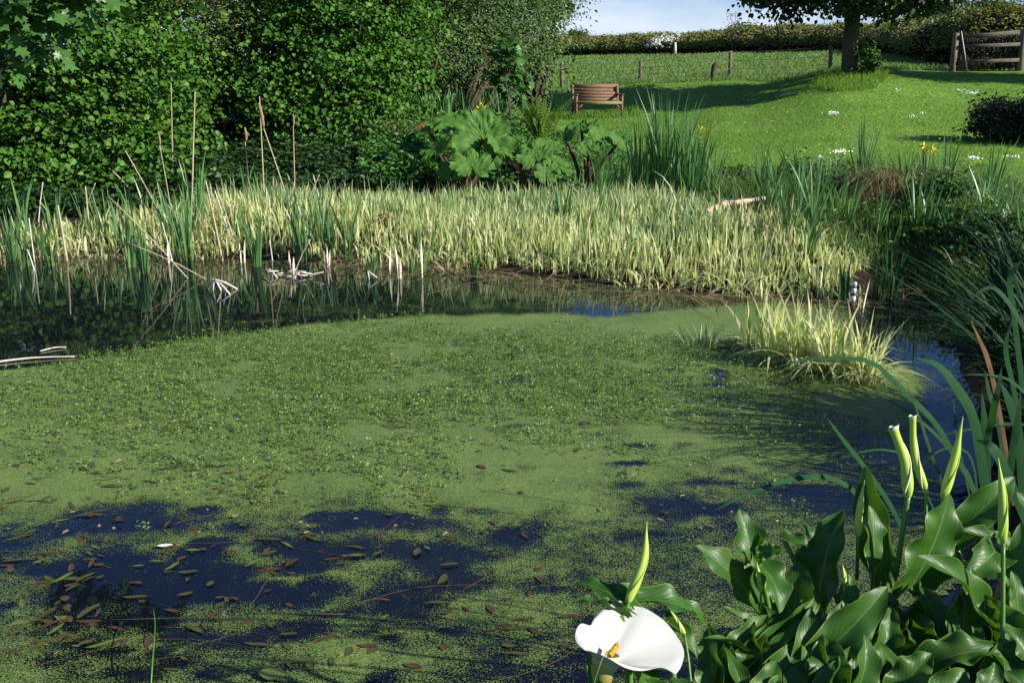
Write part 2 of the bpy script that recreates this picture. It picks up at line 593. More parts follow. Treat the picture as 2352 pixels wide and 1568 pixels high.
# ground: soil under the wood and the reeds, turf elsewhere
gm, t, o = nodes('ground')
c = t.nodes.new('ShaderNodeTexCoord')
at = t.nodes.new('ShaderNodeAttribute')
at.attribute_name = 'turf'
n1 = t.nodes.new('ShaderNodeTexNoise')
n1.inputs['Scale'].default_value = 0.35
n1.inputs['Detail'].default_value = 7
n1.inputs['Roughness'].default_value = 0.65
n2 = t.nodes.new('ShaderNodeTexNoise')
n2.inputs['Scale'].default_value = 9
n2.inputs['Detail'].default_value = 6
t.links.new(c.outputs['Object'], n1.inputs['Vector'])
t.links.new(c.outputs['Object'], n2.inputs['Vector'])
r1 = ramp(t, [(.3, (.10, .205, .03)), (.5, (.13, .245, .038)), (.7, (.17, .28, .05))], n1.outputs['Fac'])
r2 = ramp(t, [(.35, (.7, .7, .7)), (.65, (1.2, 1.2, 1.2))], n2.outputs['Fac'])
mu = t.nodes.new('ShaderNodeMix')
mu.data_type = 'RGBA'
mu.blend_type = 'MULTIPLY'
mu.inputs[0].default_value = 1
t.links.new(r1.outputs['Color'], mu.inputs[6])
t.links.new(r2.outputs['Color'], mu.inputs[7])
rs = ramp(t, [(.35, (.012, .010, .006)), (.65, (.035, .028, .016))], n2.outputs['Fac'])
mx = t.nodes.new('ShaderNodeMix')
mx.data_type = 'RGBA'
t.links.new(at.outputs['Fac'], mx.inputs[0])
t.links.new(rs.outputs['Color'], mx.inputs[6])
t.links.new(mu.outputs[2], mx.inputs[7])
p = t.nodes.new('ShaderNodeBsdfPrincipled')
p.inputs['Roughness'].default_value = 0.95
p.inputs['Specular IOR Level'].default_value = 0.1
t.links.new(mx.outputs[2], p.inputs['Base Color'])
b = t.nodes.new('ShaderNodeBump')
b.inputs['Strength'].default_value = 0.6
b.inputs['Distance'].default_value = 0.06
t.links.new(n2.outputs['Fac'], b.inputs['Height'])
t.links.new(b.outputs['Normal'], p.inputs['Normal'])
t.links.new(p.outputs[0], o.inputs['Surface'])
M['ground'] = gm

# water: still and dark, some reflected sky blue put into its base colour
wm, t, o = nodes('pond_water')
c = t.nodes.new('ShaderNodeTexCoord')
n1 = t.nodes.new('ShaderNodeTexNoise')
n1.inputs['Scale'].default_value = 5
n1.inputs['Detail'].default_value = 2
t.links.new(c.outputs['Object'], n1.inputs['Vector'])
p = t.nodes.new('ShaderNodeBsdfPrincipled')
p.inputs['Base Color'].default_value = (.004, .006, .010, 1)
p.inputs['Roughness'].default_value = 0.02
p.inputs['IOR'].default_value = 1.33
b = t.nodes.new('ShaderNodeBump')
b.inputs['Strength'].default_value = 0.035
b.inputs['Distance'].default_value = 0.02
t.links.new(n1.outputs['Fac'], b.inputs['Height'])
t.links.new(b.outputs['Normal'], p.inputs['Normal'])
t.links.new(p.outputs[0], o.inputs['Surface'])
M['water'] = wm

# duckweed: tiny fronds, more or fewer by the vertex value 'cover'
dm, t, o = nodes('duckweed')
c = t.nodes.new('ShaderNodeTexCoord')
at = t.nodes.new('ShaderNodeAttribute')
at.attribute_name = 'cover'


def tnoise(sc, de, ro=0.5):
    n = t.nodes.new('ShaderNodeTexNoise')
    n.inputs['Scale'].default_value = sc
    n.inputs['Detail'].default_value = de
    n.inputs['Roughness'].default_value = ro
    t.links.new(c.outputs['Object'], n.inputs['Vector'])
    return n.outputs['Fac']


def mth(op, a, b_=None, cl_=False):
    n = t.nodes.new('ShaderNodeMath')
    n.operation = op
    n.use_clamp = cl_
    for i, q in enumerate((a, b_)):
        if q is None:
            continue
        if isinstance(q, (int, float)):
            n.inputs[i].default_value = q
        else:
            t.links.new(q, n.inputs[i])
    return n.outputs[0]


nf_, nm_, nb_ = tnoise(165, 2), tnoise(11, 5, 0.6), tnoise(2.6, 4, 0.6)
v_ = mth('ADD', at.outputs['Fac'], mth('MULTIPLY', mth('SUBTRACT', nm_, 0.5), 0.9))
v_ = mth('ADD', v_, mth('MULTIPLY', mth('SUBTRACT', nb_, 0.5), 0.9))
v_ = mth('ADD', v_, mth('MULTIPLY', mth('SUBTRACT', nf_, 0.5), 2.8))
mask = mth('MULTIPLY', mth('SUBTRACT', v_, 0.5), 9.0, True)
vor = t.nodes.new('ShaderNodeTexVoronoi')
vor.inputs['Scale'].default_value = 190
t.links.new(c.outputs['Object'], vor.inputs['Vector'])
rc = ramp(t, [(0, (.078, .132, .034)), (.45, (.108, .172, .044)), (.8, (.138, .2, .054)), (1, (.24, .29, .11))], None)
sv = t.nodes.new('ShaderNodeSeparateColor')
t.links.new(vor.outputs['Color'], sv.inputs[0])
t.links.new(sv.outputs[0], rc.inputs['Fac'])
rb = ramp(t, [(.3, (.75, .8, .8)), (.7, (1.15, 1.1, 1.0))], nb_)
mu = t.nodes.new('ShaderNodeMix')
mu.data_type = 'RGBA'
mu.blend_type = 'MULTIPLY'
mu.inputs[0].default_value = 1
t.links.new(rc.outputs['Color'], mu.inputs[6])
t.links.new(rb.outputs['Color'], mu.inputs[7])
p = t.nodes.new('ShaderNodeBsdfPrincipled')
p.inputs['Roughness'].default_value = 0.6
p.inputs['Specular IOR Level'].default_value = 0.25
t.links.new(mu.outputs[2], p.inputs['Base Color'])
b = t.nodes.new('ShaderNodeBump')
b.inputs['Strength'].default_value = 0.35
b.inputs['Distance'].default_value = 0.004
t.links.new(nf_, b.inputs['Height'])
t.links.new(b.outputs['Normal'], p.inputs['Normal'])
tp_ = t.nodes.new('ShaderNodeBsdfTransparent')
ms = t.nodes.new('ShaderNodeMixShader')
t.links.new(mask, ms.inputs[0])
t.links.new(tp_.outputs[0], ms.inputs[1])
t.links.new(p.outputs[0], ms.inputs[2])
t.links.new(ms.outputs[0], o.inputs['Surface'])
M['duckweed'] = dm


def veined(name, cols, rib, rough=0.28, trans=0.22, nv=11.0, slant=0.55, bump=0.35, edge=None, spec=0.5):
    """a large leaf with a midrib and side veins drawn in its own UV"""
    m, t, o = nodes(name)
    c = t.nodes.new('ShaderNodeTexCoord')
    sx = t.nodes.new('ShaderNodeSeparateXYZ')
    t.links.new(c.outputs['UV'], sx.inputs[0])

    def mt(op, a, b_=None, clp=False):
        n = t.nodes.new('ShaderNodeMath')
        n.operation = op
        n.use_clamp = clp
        for i, q in enumerate((a, b_)):
            if q is None:
                continue
            if isinstance(q, (int, float)):
                n.inputs[i].default_value = q
            else:
                t.links.new(q, n.inputs[i])
        return n.outputs[0]
    s = mt('ABSOLUTE', mt('SUBTRACT', mt('MULTIPLY', sx.outputs[0], 2.0), 1.0))
    ph = mt('MULTIPLY', mt('SUBTRACT', sx.outputs[1], mt('MULTIPLY', s, slant)), nv * 6.283)
    vein = mt('POWER', mt('ABSOLUTE', mt('SINE', mt('MULTIPLY', ph, 0.5))), 0.35)
    mid = mt('SUBTRACT', 1.0, mt('MULTIPLY', s, 22.0), True)
    n = t.nodes.new('ShaderNodeTexNoise')
    n.inputs['Scale'].default_value = 9
    n.inputs['Detail'].default_value = 4
    t.links.new(c.outputs['Object'], n.inputs['Vector'])
    r = ramp(t, [(0.3 + 0.4 * a, b_) for a, b_ in even(cols)], n.outputs['Fac'])
    mx = t.nodes.new('ShaderNodeMix')
    mx.data_type = 'RGBA'
    t.links.new(mid, mx.inputs[0])
    t.links.new(r.outputs['Color'], mx.inputs[6])
    mx.inputs[7].default_value = (rib[0], rib[1], rib[2], 1)
    col = mx.outputs[2]
    if edge:
        me_ = t.nodes.new('ShaderNodeMix')
        me_.data_type = 'RGBA'
        t.links.new(mt('MULTIPLY', mt('SUBTRACT', s, 0.93), 16.0, True), me_.inputs[0])
        t.links.new(col, me_.inputs[6])
        me_.inputs[7].default_value = (edge[0], edge[1], edge[2], 1)
        col = me_.outputs[2]
    p = t.nodes.new('ShaderNodeBsdfPrincipled')
    p.inputs['Roughness'].default_value = rough
    p.inputs['Specular IOR Level'].default_value = spec
    t.links.new(col, p.inputs['Base Color'])
    b = t.nodes.new('ShaderNodeBump')
    b.inputs['Strength'].default_value = bump
    b.inputs['Distance'].default_value = 0.003
    t.links.new(mt('ADD', vein, mt('MULTIPLY', n.outputs['Fac'], 1.2)), b.inputs['Height'])
    t.links.new(b.outputs['Normal'], p.inputs['Normal'])
    tr = t.nodes.new('ShaderNodeBsdfTranslucent')
    mu = t.nodes.new('ShaderNodeMix')
    mu.data_type = 'RGBA'
    mu.blend_type = 'MULTIPLY'
    mu.inputs[0].default_value = 1
    mu.inputs[7].default_value = (1.5, 1.4, .3, 1)
    t.links.new(col, mu.inputs[6])
    t.links.new(mu.outputs[2], tr.inputs['Color'])
    ms = t.nodes.new('ShaderNodeMixShader')
    ms.inputs[0].default_value = trans
    t.links.new(p.outputs[0], ms.inputs[1])
    t.links.new(tr.outputs[0], ms.inputs[2])
    t.links.new(ms.outputs[0], o.inputs['Surface'])
    return m


M['lily_leaf'] = veined('lily_leaf', [(.022, .075, .010), (.048, .13, .016), (.032, .10, .013), (.09, .17, .024)], (.12, .25, .06), 0.42, 0.30, 9.0, .5, .14, (.18, .27, .05), .32)
M['lily_stem'] = surf('lily_stem', [(.07, .17, .02), (.11, .23, .03)], 20, 0.4, 0.1, 0.4, (1, 1, .2))
M['lily_bud'] = surf('lily_bud', [(.30, .44, .05), (.44, .56, .10)], 18, 0.45, 0.1, 0.35, (1, 1, .2))
M['bud_white'] = surf('lily_bud_rim', [(.6, .62, .42), (.78, .78, .68)], 30, 0.5, 0.1)
M['spathe'] = surf('lily_spathe', [(.37, .38, .355), (.39, .39, .375)], 12, 0.5, 0.05, 0.3)
M['spadix'] = surf('lily_spadix', [(.62, .30, .02), (.8, .42, .04)], 160, 0.8, 0.8)
M['gunnera'] = veined('gunnera_leaf', [(.05, .14, .02), (.09, .21, .032), (.07, .175, .026)], (.16, .24, .07), 0.6, 0.3, 7, 0.5, 0.8, None, 0.25)
M['iris_leaf'] = veined('strap_leaf', [(.022, .08, .03), (.034, .11, .038), (.026, .092, .032)], (.035, .1, .04), 0.5, 0.22, 1.0, 9.0, 0.5, None, .18)
M['pond_leaf_brown'] = veined('pond_leaf_brown', [(.05, .026, .012), (.085, .044, .018), (.065, .042, .016)], (.09, .055, .028), 0.35, 0.0, 8)
M['pond_leaf_olive'] = veined('pond_leaf_olive', [(.045, .05, .010), (.07, .072, .015), (.055, .045, .013)], (.11, .11, .04), 0.35, 0.0, 8)
M['pond_leaf_green'] = veined('pond_leaf_green', [(.08, .12, .02), (.11, .155, .028), (.09, .11, .025)], (.2, .26, .08), 0.35, 0.0, 8)

# ------------------------------------------------------------------ ground sheet and water
def warp(a, b, n, k):
    s = np.linspace(-1, 1, n)
    return (a + b) / 2 + (b - a) / 2 * np.sign(s) * (np.abs(s) * 0.02 + 0.98 * np.abs(s) ** k)


gx = warp(-2500, 2500, 321, 4.2)
s_ = np.linspace(0, 1, 330)
gy = -40 + 45 * np.minimum(s_ / .1, 1) + np.maximum(s_ - .1, 0) / .9 * 70 + 2500 * np.maximum((s_ - .62) / .38, 0) ** 5
X, Y = np.meshgrid(gx, gy)
X, Y = X.ravel(), Y.ravel()
Z = height(X, Y)
nx, ny = len(gx), len(gy)
ii, jj = np.meshgrid(np.arange(nx - 1), np.arange(ny - 1))
ii, jj = ii.ravel(), jj.ravel()
Fq = np.stack([jj * nx + ii, jj * nx + ii + 1, (jj + 1) * nx + ii + 1, (jj + 1) * nx + ii], 1)
pu, pv = to_px(X, np.maximum(Y, 1), Z)
wood = ((X < 0.03 * Y + 0.3) & (Y < 40) & (Y > 10)).astype(float)
marsh = (Y < 13.2 + 0.0 * X) & (Y > 0)
turf = np.clip(1 - np.maximum(wood, marsh), 0, 1)
setp(mesh('ground', np.stack([X, Y, Z], 1), Fq, M['ground'], smooth=True, attr={'turf': turf}), 'sloping green ground round the pond', 'ground', kind='structure')

wx, wy = np.meshgrid([-32.0, 6.0], [0.5, 13.0])
setp(mesh('pond_water', np.stack([wx.ravel(), wy.ravel(), np.zeros(4)], 1), np.array([[0, 1, 3, 2]]), M['water']), 'dark still pond water', 'water', kind='structure')

# ------------------------------------------------------------------ duckweed mat
gx = np.arange(-6.5, 3.9, 0.045)
gy = np.arange(2.2, 10.2, 0.045)
X, Y = np.meshgrid(gx, gy)
sh = X.shape
X, Y = X.ravel(), Y.ravel()
pu, pv = to_px(X, Y, 0 * X)
far = np.interp(pu, [-400, 0, 120, 250, 450, 700, 950, 1150, 1400, 1600, 1750, 1950, 2100, 2300], [860, 838, 826, 805, 770, 738, 724, 716, 722, 704, 692, 700, 800, 1000])
front = np.interp(pu, [-300, 0, 200, 500, 800, 1100, 1350, 1500, 1700, 1900, 2100], [1095, 1105, 1120, 1145, 1165, 1165, 1120, 1050, 1000, 960, 940])
wob = (fbm(X * 1.3, Y * 1.3, 21) - 0.5)
cov = np.clip((pv - far) / 14 + wob * 2.0, 0, 1) * 1.0
nearp = np.clip((pv - front) / 110 + 0.25 + wob * 2.2, 0, 1)
cov = cov * (1.25 - nearp * (0.75 - 0.10 * np.clip((pv - 1330) / 200, 0, 1)))
rightdim = np.clip((pu - 1500) / 250, 0, 1) * np.clip((pv - 830) / 60, 0, 1) * np.clip((1300 - pv) / 100, 0, 1)
cov = cov - 0.16 * rightdim * np.clip((fbm(X * 1.9 + 5, Y * 2.6, 77) - .42) * 5, 0, 1)
cov = cov - 1.0 * np.clip((pu - (2090 + (pv - 900) * .3)) / 40, 0, 1) * (pv > 760)
cov = cov - 1.0 * np.clip((pu - 1930) / 30, 0, 1) * np.clip((860 - pv) / 30, 0, 1)
holes = [(260, 1180, 180, 48, 1), (430, 1185, 80, 40, .8), (420, 1345, 170, 62, .9), (600, 1370, 120, 40, .6), (960, 1385, 140, 62, 1), (1060, 1345, 80, 30, .8),
         (1560, 1165, 140, 34, .7), (1700, 1215, 110, 36, .5), (1180, 1235, 100, 32, .9), (740, 1275, 75, 26, .9), (860, 1265, 90, 24, .6), (730, 1435, 55, 20, 1), (505, 1475, 48, 17, 1),
         (1200, 1560, 170, 40, 1.2), (1330, 1500, 60, 70, .4), (1480, 1240, 150, 36, .55), (1640, 1330, 120, 50, .4), (160, 1480, 110, 70, .7), (210, 1360, 120, 90, .7), (60, 1260, 110, 70, .6), (250, 1290, 90, 35, .6),
         (1120, 1098, 50, 16, .7), (1420, 995, 55, 16, .6), (1350, 812, 60, 10, .55), (1600, 862, 90, 14, .7), (1660, 860, 50, 16, .6), (1560, 960, 70, 30, .4), (1400, 1080, 70, 14, .4), (1870, 960, 130, 22, .55), (1800, 1060, 80, 16, .6), (1900, 1150, 130, 30, .4), (850, 1450, 60, 22, .7), (640, 1250, 60, 18, .5)]
hr = np.random.default_rng(5)
holes += [(hr.uniform(1150, 1900), hr.uniform(800, 1130), hr.uniform(25, 70), hr.uniform(5, 12), hr.uniform(.5, 1.0)) for _ in range(64)]
holes = [(a, b_, c_ * .8, d_ * .8, e_ * .72) if b_ > 1150 else (a, b_, c_, d_, e_) for a, b_, c_, d_, e_ in holes]
holes += [(hr.uniform(-50, 1700), hr.uniform(1170, 1560), hr.uniform(25, 90), hr.uniform(6, 18), hr.uniform(.4, .95)) for _ in range(110)]
for hu, hv, ru, rv, am in holes:
    q = ((pu - hu) / ru) ** 2 + ((pv - hv) / rv) ** 2
    cov = cov - am * np.clip((1.5 - q + wob * 3.4 + (fbm(X * 5, Y * 5, 12) - .5) * 1.6) / 1.9, 0, 1)
adds = [(1060, 1395, 110, 30, .6), (640, 1320, 90, 26, .5), (480, 1250, 120, 20, .5), (1250, 1430, 160, 60, .3), (900, 1500, 200, 50, .25), (400, 1470, 120, 30, .3), (1200, 1310, 150, 25, .3), (700, 1500, 150, 50, .2)]
for hu, hv, ru, rv, am in adds:
    q = ((pu - hu) / ru) ** 2 + ((pv - hv) / rv) ** 2
    cov = cov + .5 * am * np.clip(1.3 - q + wob, 0, 1)
# a loose broken film beyond the mat towards the reeds
film = np.clip((pu - 1050) / 200, 0, 1) * np.clip((pv - (600 + (pu - 1050) * .09)) / 30, 0, 1) * np.clip((far + 10 - pv) / 20, 0, 1)
cov = np.maximum(cov, film * 0.12)
film2 = np.clip((far + 5 - pv) / 15, 0, 1) * np.clip((pv - far + 45) / 30, 0, 1)
cov = np.maximum(cov, film2 * 0.2)
inside = in_poly(X, Y, POND)
keep = (cov > -0.6) & inside
nx, ny = len(gx), len(gy)
ii, jj = np.meshgrid(np.arange(nx - 1), np.arange(ny - 1))
ii, jj = ii.ravel(), jj.ravel()
Fq = np.stack([jj * nx + ii, jj * nx + ii + 1, (jj + 1) * nx + ii + 1, (jj + 1) * nx + ii], 1)
Fq = Fq[keep[Fq].all(1)]
used, inv = np.unique(Fq, return_inverse=True)
DUCK = (X, Y, cov)
setp(mesh('duckweed', np.stack([X, Y, 0 * X + 0.005], 1)[used], inv.reshape(-1, 4), M['duckweed'], attr={'cover': cov[used]}), 'green mat of duckweed floating on the pond', 'duckweed', kind='stuff')


def cover_at(x, y):
    i = np.clip(((y - gy[0]) / 0.045).astype(int), 0, ny - 1)
    j = np.clip(((x - gx[0]) / 0.045).astype(int), 0, nx - 1)
    return cov[i * nx + j]


# ------------------------------------------------------------------ small leafy shoots standing out of the mat
n = 130000
x = U(-6.4, 3.0, n)
y = U(3.6, 9.2, n)
pu, pv = to_px(x, y, 0 * x)
dens = np.interp(pv, [715, 760, 800, 930, 1000, 1060, 1120, 1180, 1260], [.05, .5, .95, 1, .75, .50, .33, .16, 0])
dens *= np.interp(pu, [-200, 0, 300, 900, 1300, 1500, 1800, 2050, 2100], [.35, .55, .85, 1.0, .95, .8, .6, .3, 0])
dens *= 1 - .9 * np.clip((pu - 1250) / 150, 0, 1) * np.clip((790 - pv) / 30, 0, 1)
dens *= 1 - .7 * np.clip((250 - pu) / 200, 0, 1) * np.clip((870 - pv) / 40, 0, 1)
lump = fbm(x * 2.2, y * 2.2, 5, 3)
dens = dens * np.clip((lump - 0.52 + dens * .30) * 7, 0, 1.0)
ok = (rng.random(n) < dens * 0.38) & in_poly(x, y, POND) & (cover_at(x, y) > 0.32)
x, y = x[ok], y[ok]
n = len(x)
hh = U(.015, .06, n) * (1 + 1.2 * (rng.random(n) < .12))
parts = []
K = 7
px_ = np.repeat(x, K) + rng.normal(0, .009, n * K)
py_ = np.repeat(y, K) + rng.normal(0, .011, n * K)
pz_ = np.repeat(hh, K) * U(.15, 1, n * K) + .006
az = U(0, 2 * math.pi, n * K)
ax = np.stack([np.cos(az), np.sin(az), U(-.1, .9, n * K)], 1)
nr = np.stack([rng.normal(0, .5, n * K) + .25, rng.normal(0, .5, n * K), np.ones(n * K)], 1)
parts.append(leaves(np.stack([px_, py_, pz_], 1), ax, nr, U(.009, .020, n * K), U(.005, .010, n * K)))
parts.append(blades(np.stack([x, y, 0 * x], 1), hh, .004, U(0, 6.3, n), U(0, .4, n), 0, 1))
V, F = cat_geo(parts)
setp(mesh('water_weed', V, F, M['sprig']), 'low leafy water weed standing out of the duckweed', 'water weed', kind='stuff')

# ------------------------------------------------------------------ floating pondweed leaves
def floater(L_, W_, seed):
    a = np.linspace(0, 1, 9)
    sv_ = np.linspace(-1, 1, 5)
    V, uv = [], []
    for tt in a:
        wd = W_ * 0.5 * (math.sin(math.pi * min(max(tt * .96 + .02, 0), 1)) ** 0.75)
        for s in sv_:
            V.append((tt * L_ - L_ / 2, s * wd + 0.12 * L_ * math.sin(tt * 2.5 + seed) * .5, 0.0018 * math.sin(tt * 7 + seed) + .0018 * abs(s) + .002 * (1 - abs(2 * tt - 1))))
            uv.append(((s + 1) / 2, tt))
    q = [(i * 5 + j, (i + 1) * 5 + j, (i + 1) * 5 + j + 1, i * 5 + j + 1) for i in range(8) for j in range(4)]
    return np.array(V), np.array(q), np.array(uv)


protos = {}
for kname, mname, dims in (('brown', 'pond_leaf_brown', [(.11, .032), (.085, .036), (.07, .04), (.13, .028)]),
                           ('olive', 'pond_leaf_olive', [(.12, .036), (.09, .045), (.15, .034)]),
                           ('green', 'pond_leaf_green', [(.13, .03), (.10, .026)])):
    protos[kname] = []
    for i, (a, b_) in enumerate(dims):
        V, F, uv = floater(a, b_, i * 1.7)
        protos[kname].append((V, F, uv, M[mname]))
me_cache = {}
FL_LABEL = {
    ('brown', 'left'): 'reddish brown oval pondweed leaf floating in the crowd by the left edge of the pond',
    ('olive', 'left'): 'olive green oval pondweed leaf floating in the crowd by the left edge of the pond',
    ('green', 'left'): 'narrow bright green pondweed leaf floating by the left edge of the pond',
    ('brown', 'open'): 'reddish brown oval leaf floating on open dark blue water near the front',
    ('olive', 'open'): 'olive green oval leaf floating on open dark blue water near the front',
    ('green', 'open'): 'narrow bright green leaf floating on open dark blue water near the front',
    ('brown', 'mat'): 'small brown leaf lying on the smooth pale green duckweed mat',
    ('olive', 'mat'): 'small olive leaf lying on the smooth pale green duckweed mat',
    ('green', 'mat'): 'narrow green leaf lying on the smooth pale green duckweed mat',
}
spots = []
tries = [(0, 250, 1150, 1500, 85, 'left'), (230, 900, 1180, 1540, 90, 'open'), (0, 650, 1050, 1160, 55, 'mat'), (900, 1400, 1200, 1540, 36, 'open'), (700, 1500, 950, 1170, 14, 'mat')]
for u0, u1, v0, v1, cnt, zone in tries:
    for _ in range(cnt):
        spots.append((U(u0, u1), U(v0, v1), zone))
first = {}
for i, (u, v, zone) in enumerate(spots):
    P = at_z(u, v, 0.0)
    kn = rng.choice(['brown', 'olive', 'green'], p=[.52, .36, .12])
    vi = int(rng.integers(len(protos[kn])))
    key = (kn, vi)
    if key not in first:
        V, F, uv, m = protos[kn][vi]
        ob = mesh('floating_leaf', V, F, m, smooth=True, uv=uv)
        first[key] = ob
    else:
        ob = first[key].copy()
        COL.objects.link(ob)
    ob.location = (P[0], P[1], 0.0035 + 0.00002 * i)
    ob.rotation_euler = (U(-.02, .02), U(-.02, .02), rng.normal(0.1, .95) + (math.pi if U() < .5 else 0))
    sc = U(.32, .8)
    ob.scale = (sc * U(.75, 1.35), sc * U(.7, 1.35), sc)
    setp(ob, FL_LABEL[(kn, zone)], 'leaf', 'leaves floating on the pond')
# submerged stems trailing under the surface and bits fallen on the mat
parts = []
for k in range(20):
    u, v = U(-40, 1250), U(1130, 1560)
    P = at_z(u, v, 0.0015)
    a = rng.normal(.2, .7)
    l_ = U(.12, .5)
    d = np.array([math.cos(a), math.sin(a), 0]) * l_
    nn_ = np.array([-d[1], d[0], 0]) * rng.normal(0, .25)
    parts.append(tube(bez([P - d, P + nn_, P + d + nn_ * .3], 9), U(.0012, .0026), 4))
V, F = cat_geo(parts)
V[:, 2] = np.clip(V[:, 2], .0004, .004)
setp(mesh('pondweed_stems', V, F, M['bark']), 'thin trailing pondweed stems just under the surface', 'pondweed', kind='stuff')
n = 240
us, vs = U(0, 1700, n), U(800, 1230, n)
P = np.array([at_z(a, b_, U(.008, .035)) for a, b_ in zip(us, vs)])
az_ = U(0, 6.3, n)
V, F = leaves(P, np.stack([np.cos(az_), np.sin(az_), 0 * az_], 1), np.stack([rng.normal(0, .3, n), rng.normal(0, .3, n), np.ones(n)], 1), U(.012, .045, n), U(.008, .018, n))
setp(mesh('fallen_bits', V, F, M['thatch']), 'small dead bits scattered over the floating mat', 'litter', kind='stuff')
pale = first[('green', 1)].copy()
COL.objects.link(pale)
P = at_z(380, 1262)
pale.location = (P[0], P[1], 0.02)
pale.rotation_euler = (.1, 0, .4)
pale.data = pale.data.copy()
pale.data.materials[0] = M['white_stick']
setp(pale, 'single pale whitish leaf on the dark blue water at left', 'leaf', 'leaves floating on the pond')

# ------------------------------------------------------------------ pale variegated reeds
def pix_poly(front, back, zb):
    return np.array([at_z(u, v, 0)[:2] for u, v in front] + [at_z(u, v, zb)[:2] for u, v in back])


REED = pix_poly([(-250, 588), (0, 593), (300, 598), (500, 598), (700, 600), (850, 610), (960, 626), (1050, 628), (1250, 648), (1380, 664), (1550, 679), (1700, 694), (1850, 702), (1990, 708), (2030, 655)],
                [(2000, 555), (1900, 525), (1760, 500), (1640, 470), (1560, 448), (1400, 446), (1200, 446), (1000, 440), (850, 440), (650, 440), (450, 455), (330, 470), (180, 492), (0, 500), (-250, 510)], 0.34)
n = 90000
x = U(-9, 6, n)
y = U(8.3, 16, n)
lum = fbm(x * 1.1, y * 1.1, 8)
ok = in_poly(x, y, REED) & (rng.random(n) < .60 + 1.3 * (lum - .47))
ok &= poly_dist(x, y, REED) > .55 * np.clip(fbm(x * 1.6, y * 1.6, 51) - .38, 0, 1) * 2
pu, pv = to_px(x, y, 0 * x)
ok &= rng.random(n) < np.interp(pu, [300, 900], [.95, 1])
x, y = x[ok], y[ok]
n = len(x)
z = np.maximum(height(x, y), -0.05)
lum = fbm(x * .7, y * .7, 9)
dsh = poly_dist(x, y, REED)
h = U(.11, .36, n) * (.5 + 1.1 * lum) * np.where(rng.random(n) < .06, 1.45, 1) * np.clip(.72 + dsh * .5, .72, 1)
pu, pv = to_px(x, y, z)
edge = (dsh < .5)
lean = np.abs(rng.normal(.15, .15, n)) + np.where(rng.random(n) < .16, U(.3, 1.1, n), 0) + np.where(edge & (rng.random(n) < .5), U(0, .7, n), 0)
V, F = blades(np.stack([x, y, z], 1), h, U(.012, .024, n), rng.normal(-1.9, 1.5, n), lean, np.clip(lean - .35, 0, .6) * .7 + U(0, .15, n) + np.where(edge, U(0, .5, n), 0), 4)
mixv = fbm(x * .55 + 7, y * .55, 30) + .05 * np.clip((700 - pu) / 500, -.5, 1) + rng.normal(0, .10, n) + np.clip((520 - pv) / 160, 0, .3)
sel = mixv > .57
nv = 10
bF = F.reshape(n, 4, 4)


def subset(selm, V=V, bF=bF):
    idx = np.nonzero(selm)[0]
    Vs = V.reshape(n, nv, 3)[idx].reshape(-1, 3)
    Fs = (bF[idx] - (idx * nv)[:, None, None] + (np.arange(len(idx)) * nv)[:, None, None]).reshape(-1, 4)
    return Vs, Fs


setp(mesh('pale_reeds', *subset(~sel), M['pale_reed']), 'bed of pale cream variegated reeds along the far water edge', 'reeds', kind='stuff')
setp(mesh('greenish_reeds', *subset(sel), M['pale_reed_far']), 'greener variegated reeds mixed through the pale reed bed', 'reeds', kind='stuff')

# broken litter lying flat along the reed edge
n = 420
k = rng.integers(0, 14, n)
tt = rng.random(n)
px0 = REED[k] + (REED[k + 1] - REED[k]) * tt[:, None] + rng.normal(0, .16, (n, 2))
V, F = blades(np.stack([px0[:, 0], px0[:, 1], U(.005, .05, n)], 1), U(.12, .4, n), U(.008, .016, n), U(0, 6.3, n), U(1.5, 5, n), U(.6, .98, n), 3)
V[:, 2] = np.maximum(V[:, 2] * .5, .004)
setp(mesh('reed_litter', V, F, M['thatch']), 'broken brown reed litter lying at the water edge', 'reed litter', kind='stuff')


def tussock(name, c, n, rad, h, wd, mat, label, cat, group=None, lean=(.1, .7), droop=(.0, .5), K=5, taper=.5, face=None, azc=None):
    c = np.asarray(c, float)
    a = U(0, 2 * math.pi, n)
    r = rad * np.sqrt(rng.random(n))
    b0 = np.stack([c[0] + r * np.cos(a), c[1] + r * np.sin(a), c[2] - .03 + 0 * a], 1)
    az_ = a + rng.normal(0, .6, n) if azc is None else rng.normal(azc[0], azc[1], n)
    V, F = blades(b0, U(h[0], h[1], n), U(wd[0], wd[1], n), az_, U(lean[0], lean[1], n), U(droop[0], droop[1], n), K, face, taper)
    return setp(mesh(name, V, F, mat, origin=c), label, cat, group)


GR = 'pale grass tussocks in the open water'
isl = [(1745, 800, 56, .12), (1800, 830, 110, .16), (1860, 840, 150, .2), (1930, 855, 150, .18), (1985, 875, 80, .10)]
parts = []
for u, v, cnt, rad in isl:
    c = at_z(u, v)
    a = U(0, 6.3, cnt)
    r = rad * np.sqrt(rng.random(cnt))
    h = U(.2, .56, cnt)
    low = rng.random(cnt) < .5
    parts.append(blades(np.stack([c[0] + r * np.cos(a), c[1] + r * np.sin(a), 0 * a - .02], 1), np.where(low, h * .62, h), U(.013, .026, cnt), a + rng.normal(0, .7, cnt), np.where(low, U(.7, 1.7, cnt), U(.05, .5, cnt)), np.where(low, U(.5, .95, cnt), U(0, .2, cnt)), 6))
c0 = at_z(1860, 840)
V, F = cat_geo(parts)
setp(mesh('pale_grass_tussock', V, F, M['pale_reed'], origin=c0), 'large pale cream variegated grass tussock standing alone in the water at right', 'grass tussock', GR)
tussock('pale_grass_tussock', at_z(1605, 795), 34, .11, (.08, .3), (.008, .014), M['pale_reed_far'], 'small sparse pale green tuft in the duckweed left of the large tussock', 'grass tussock', GR)

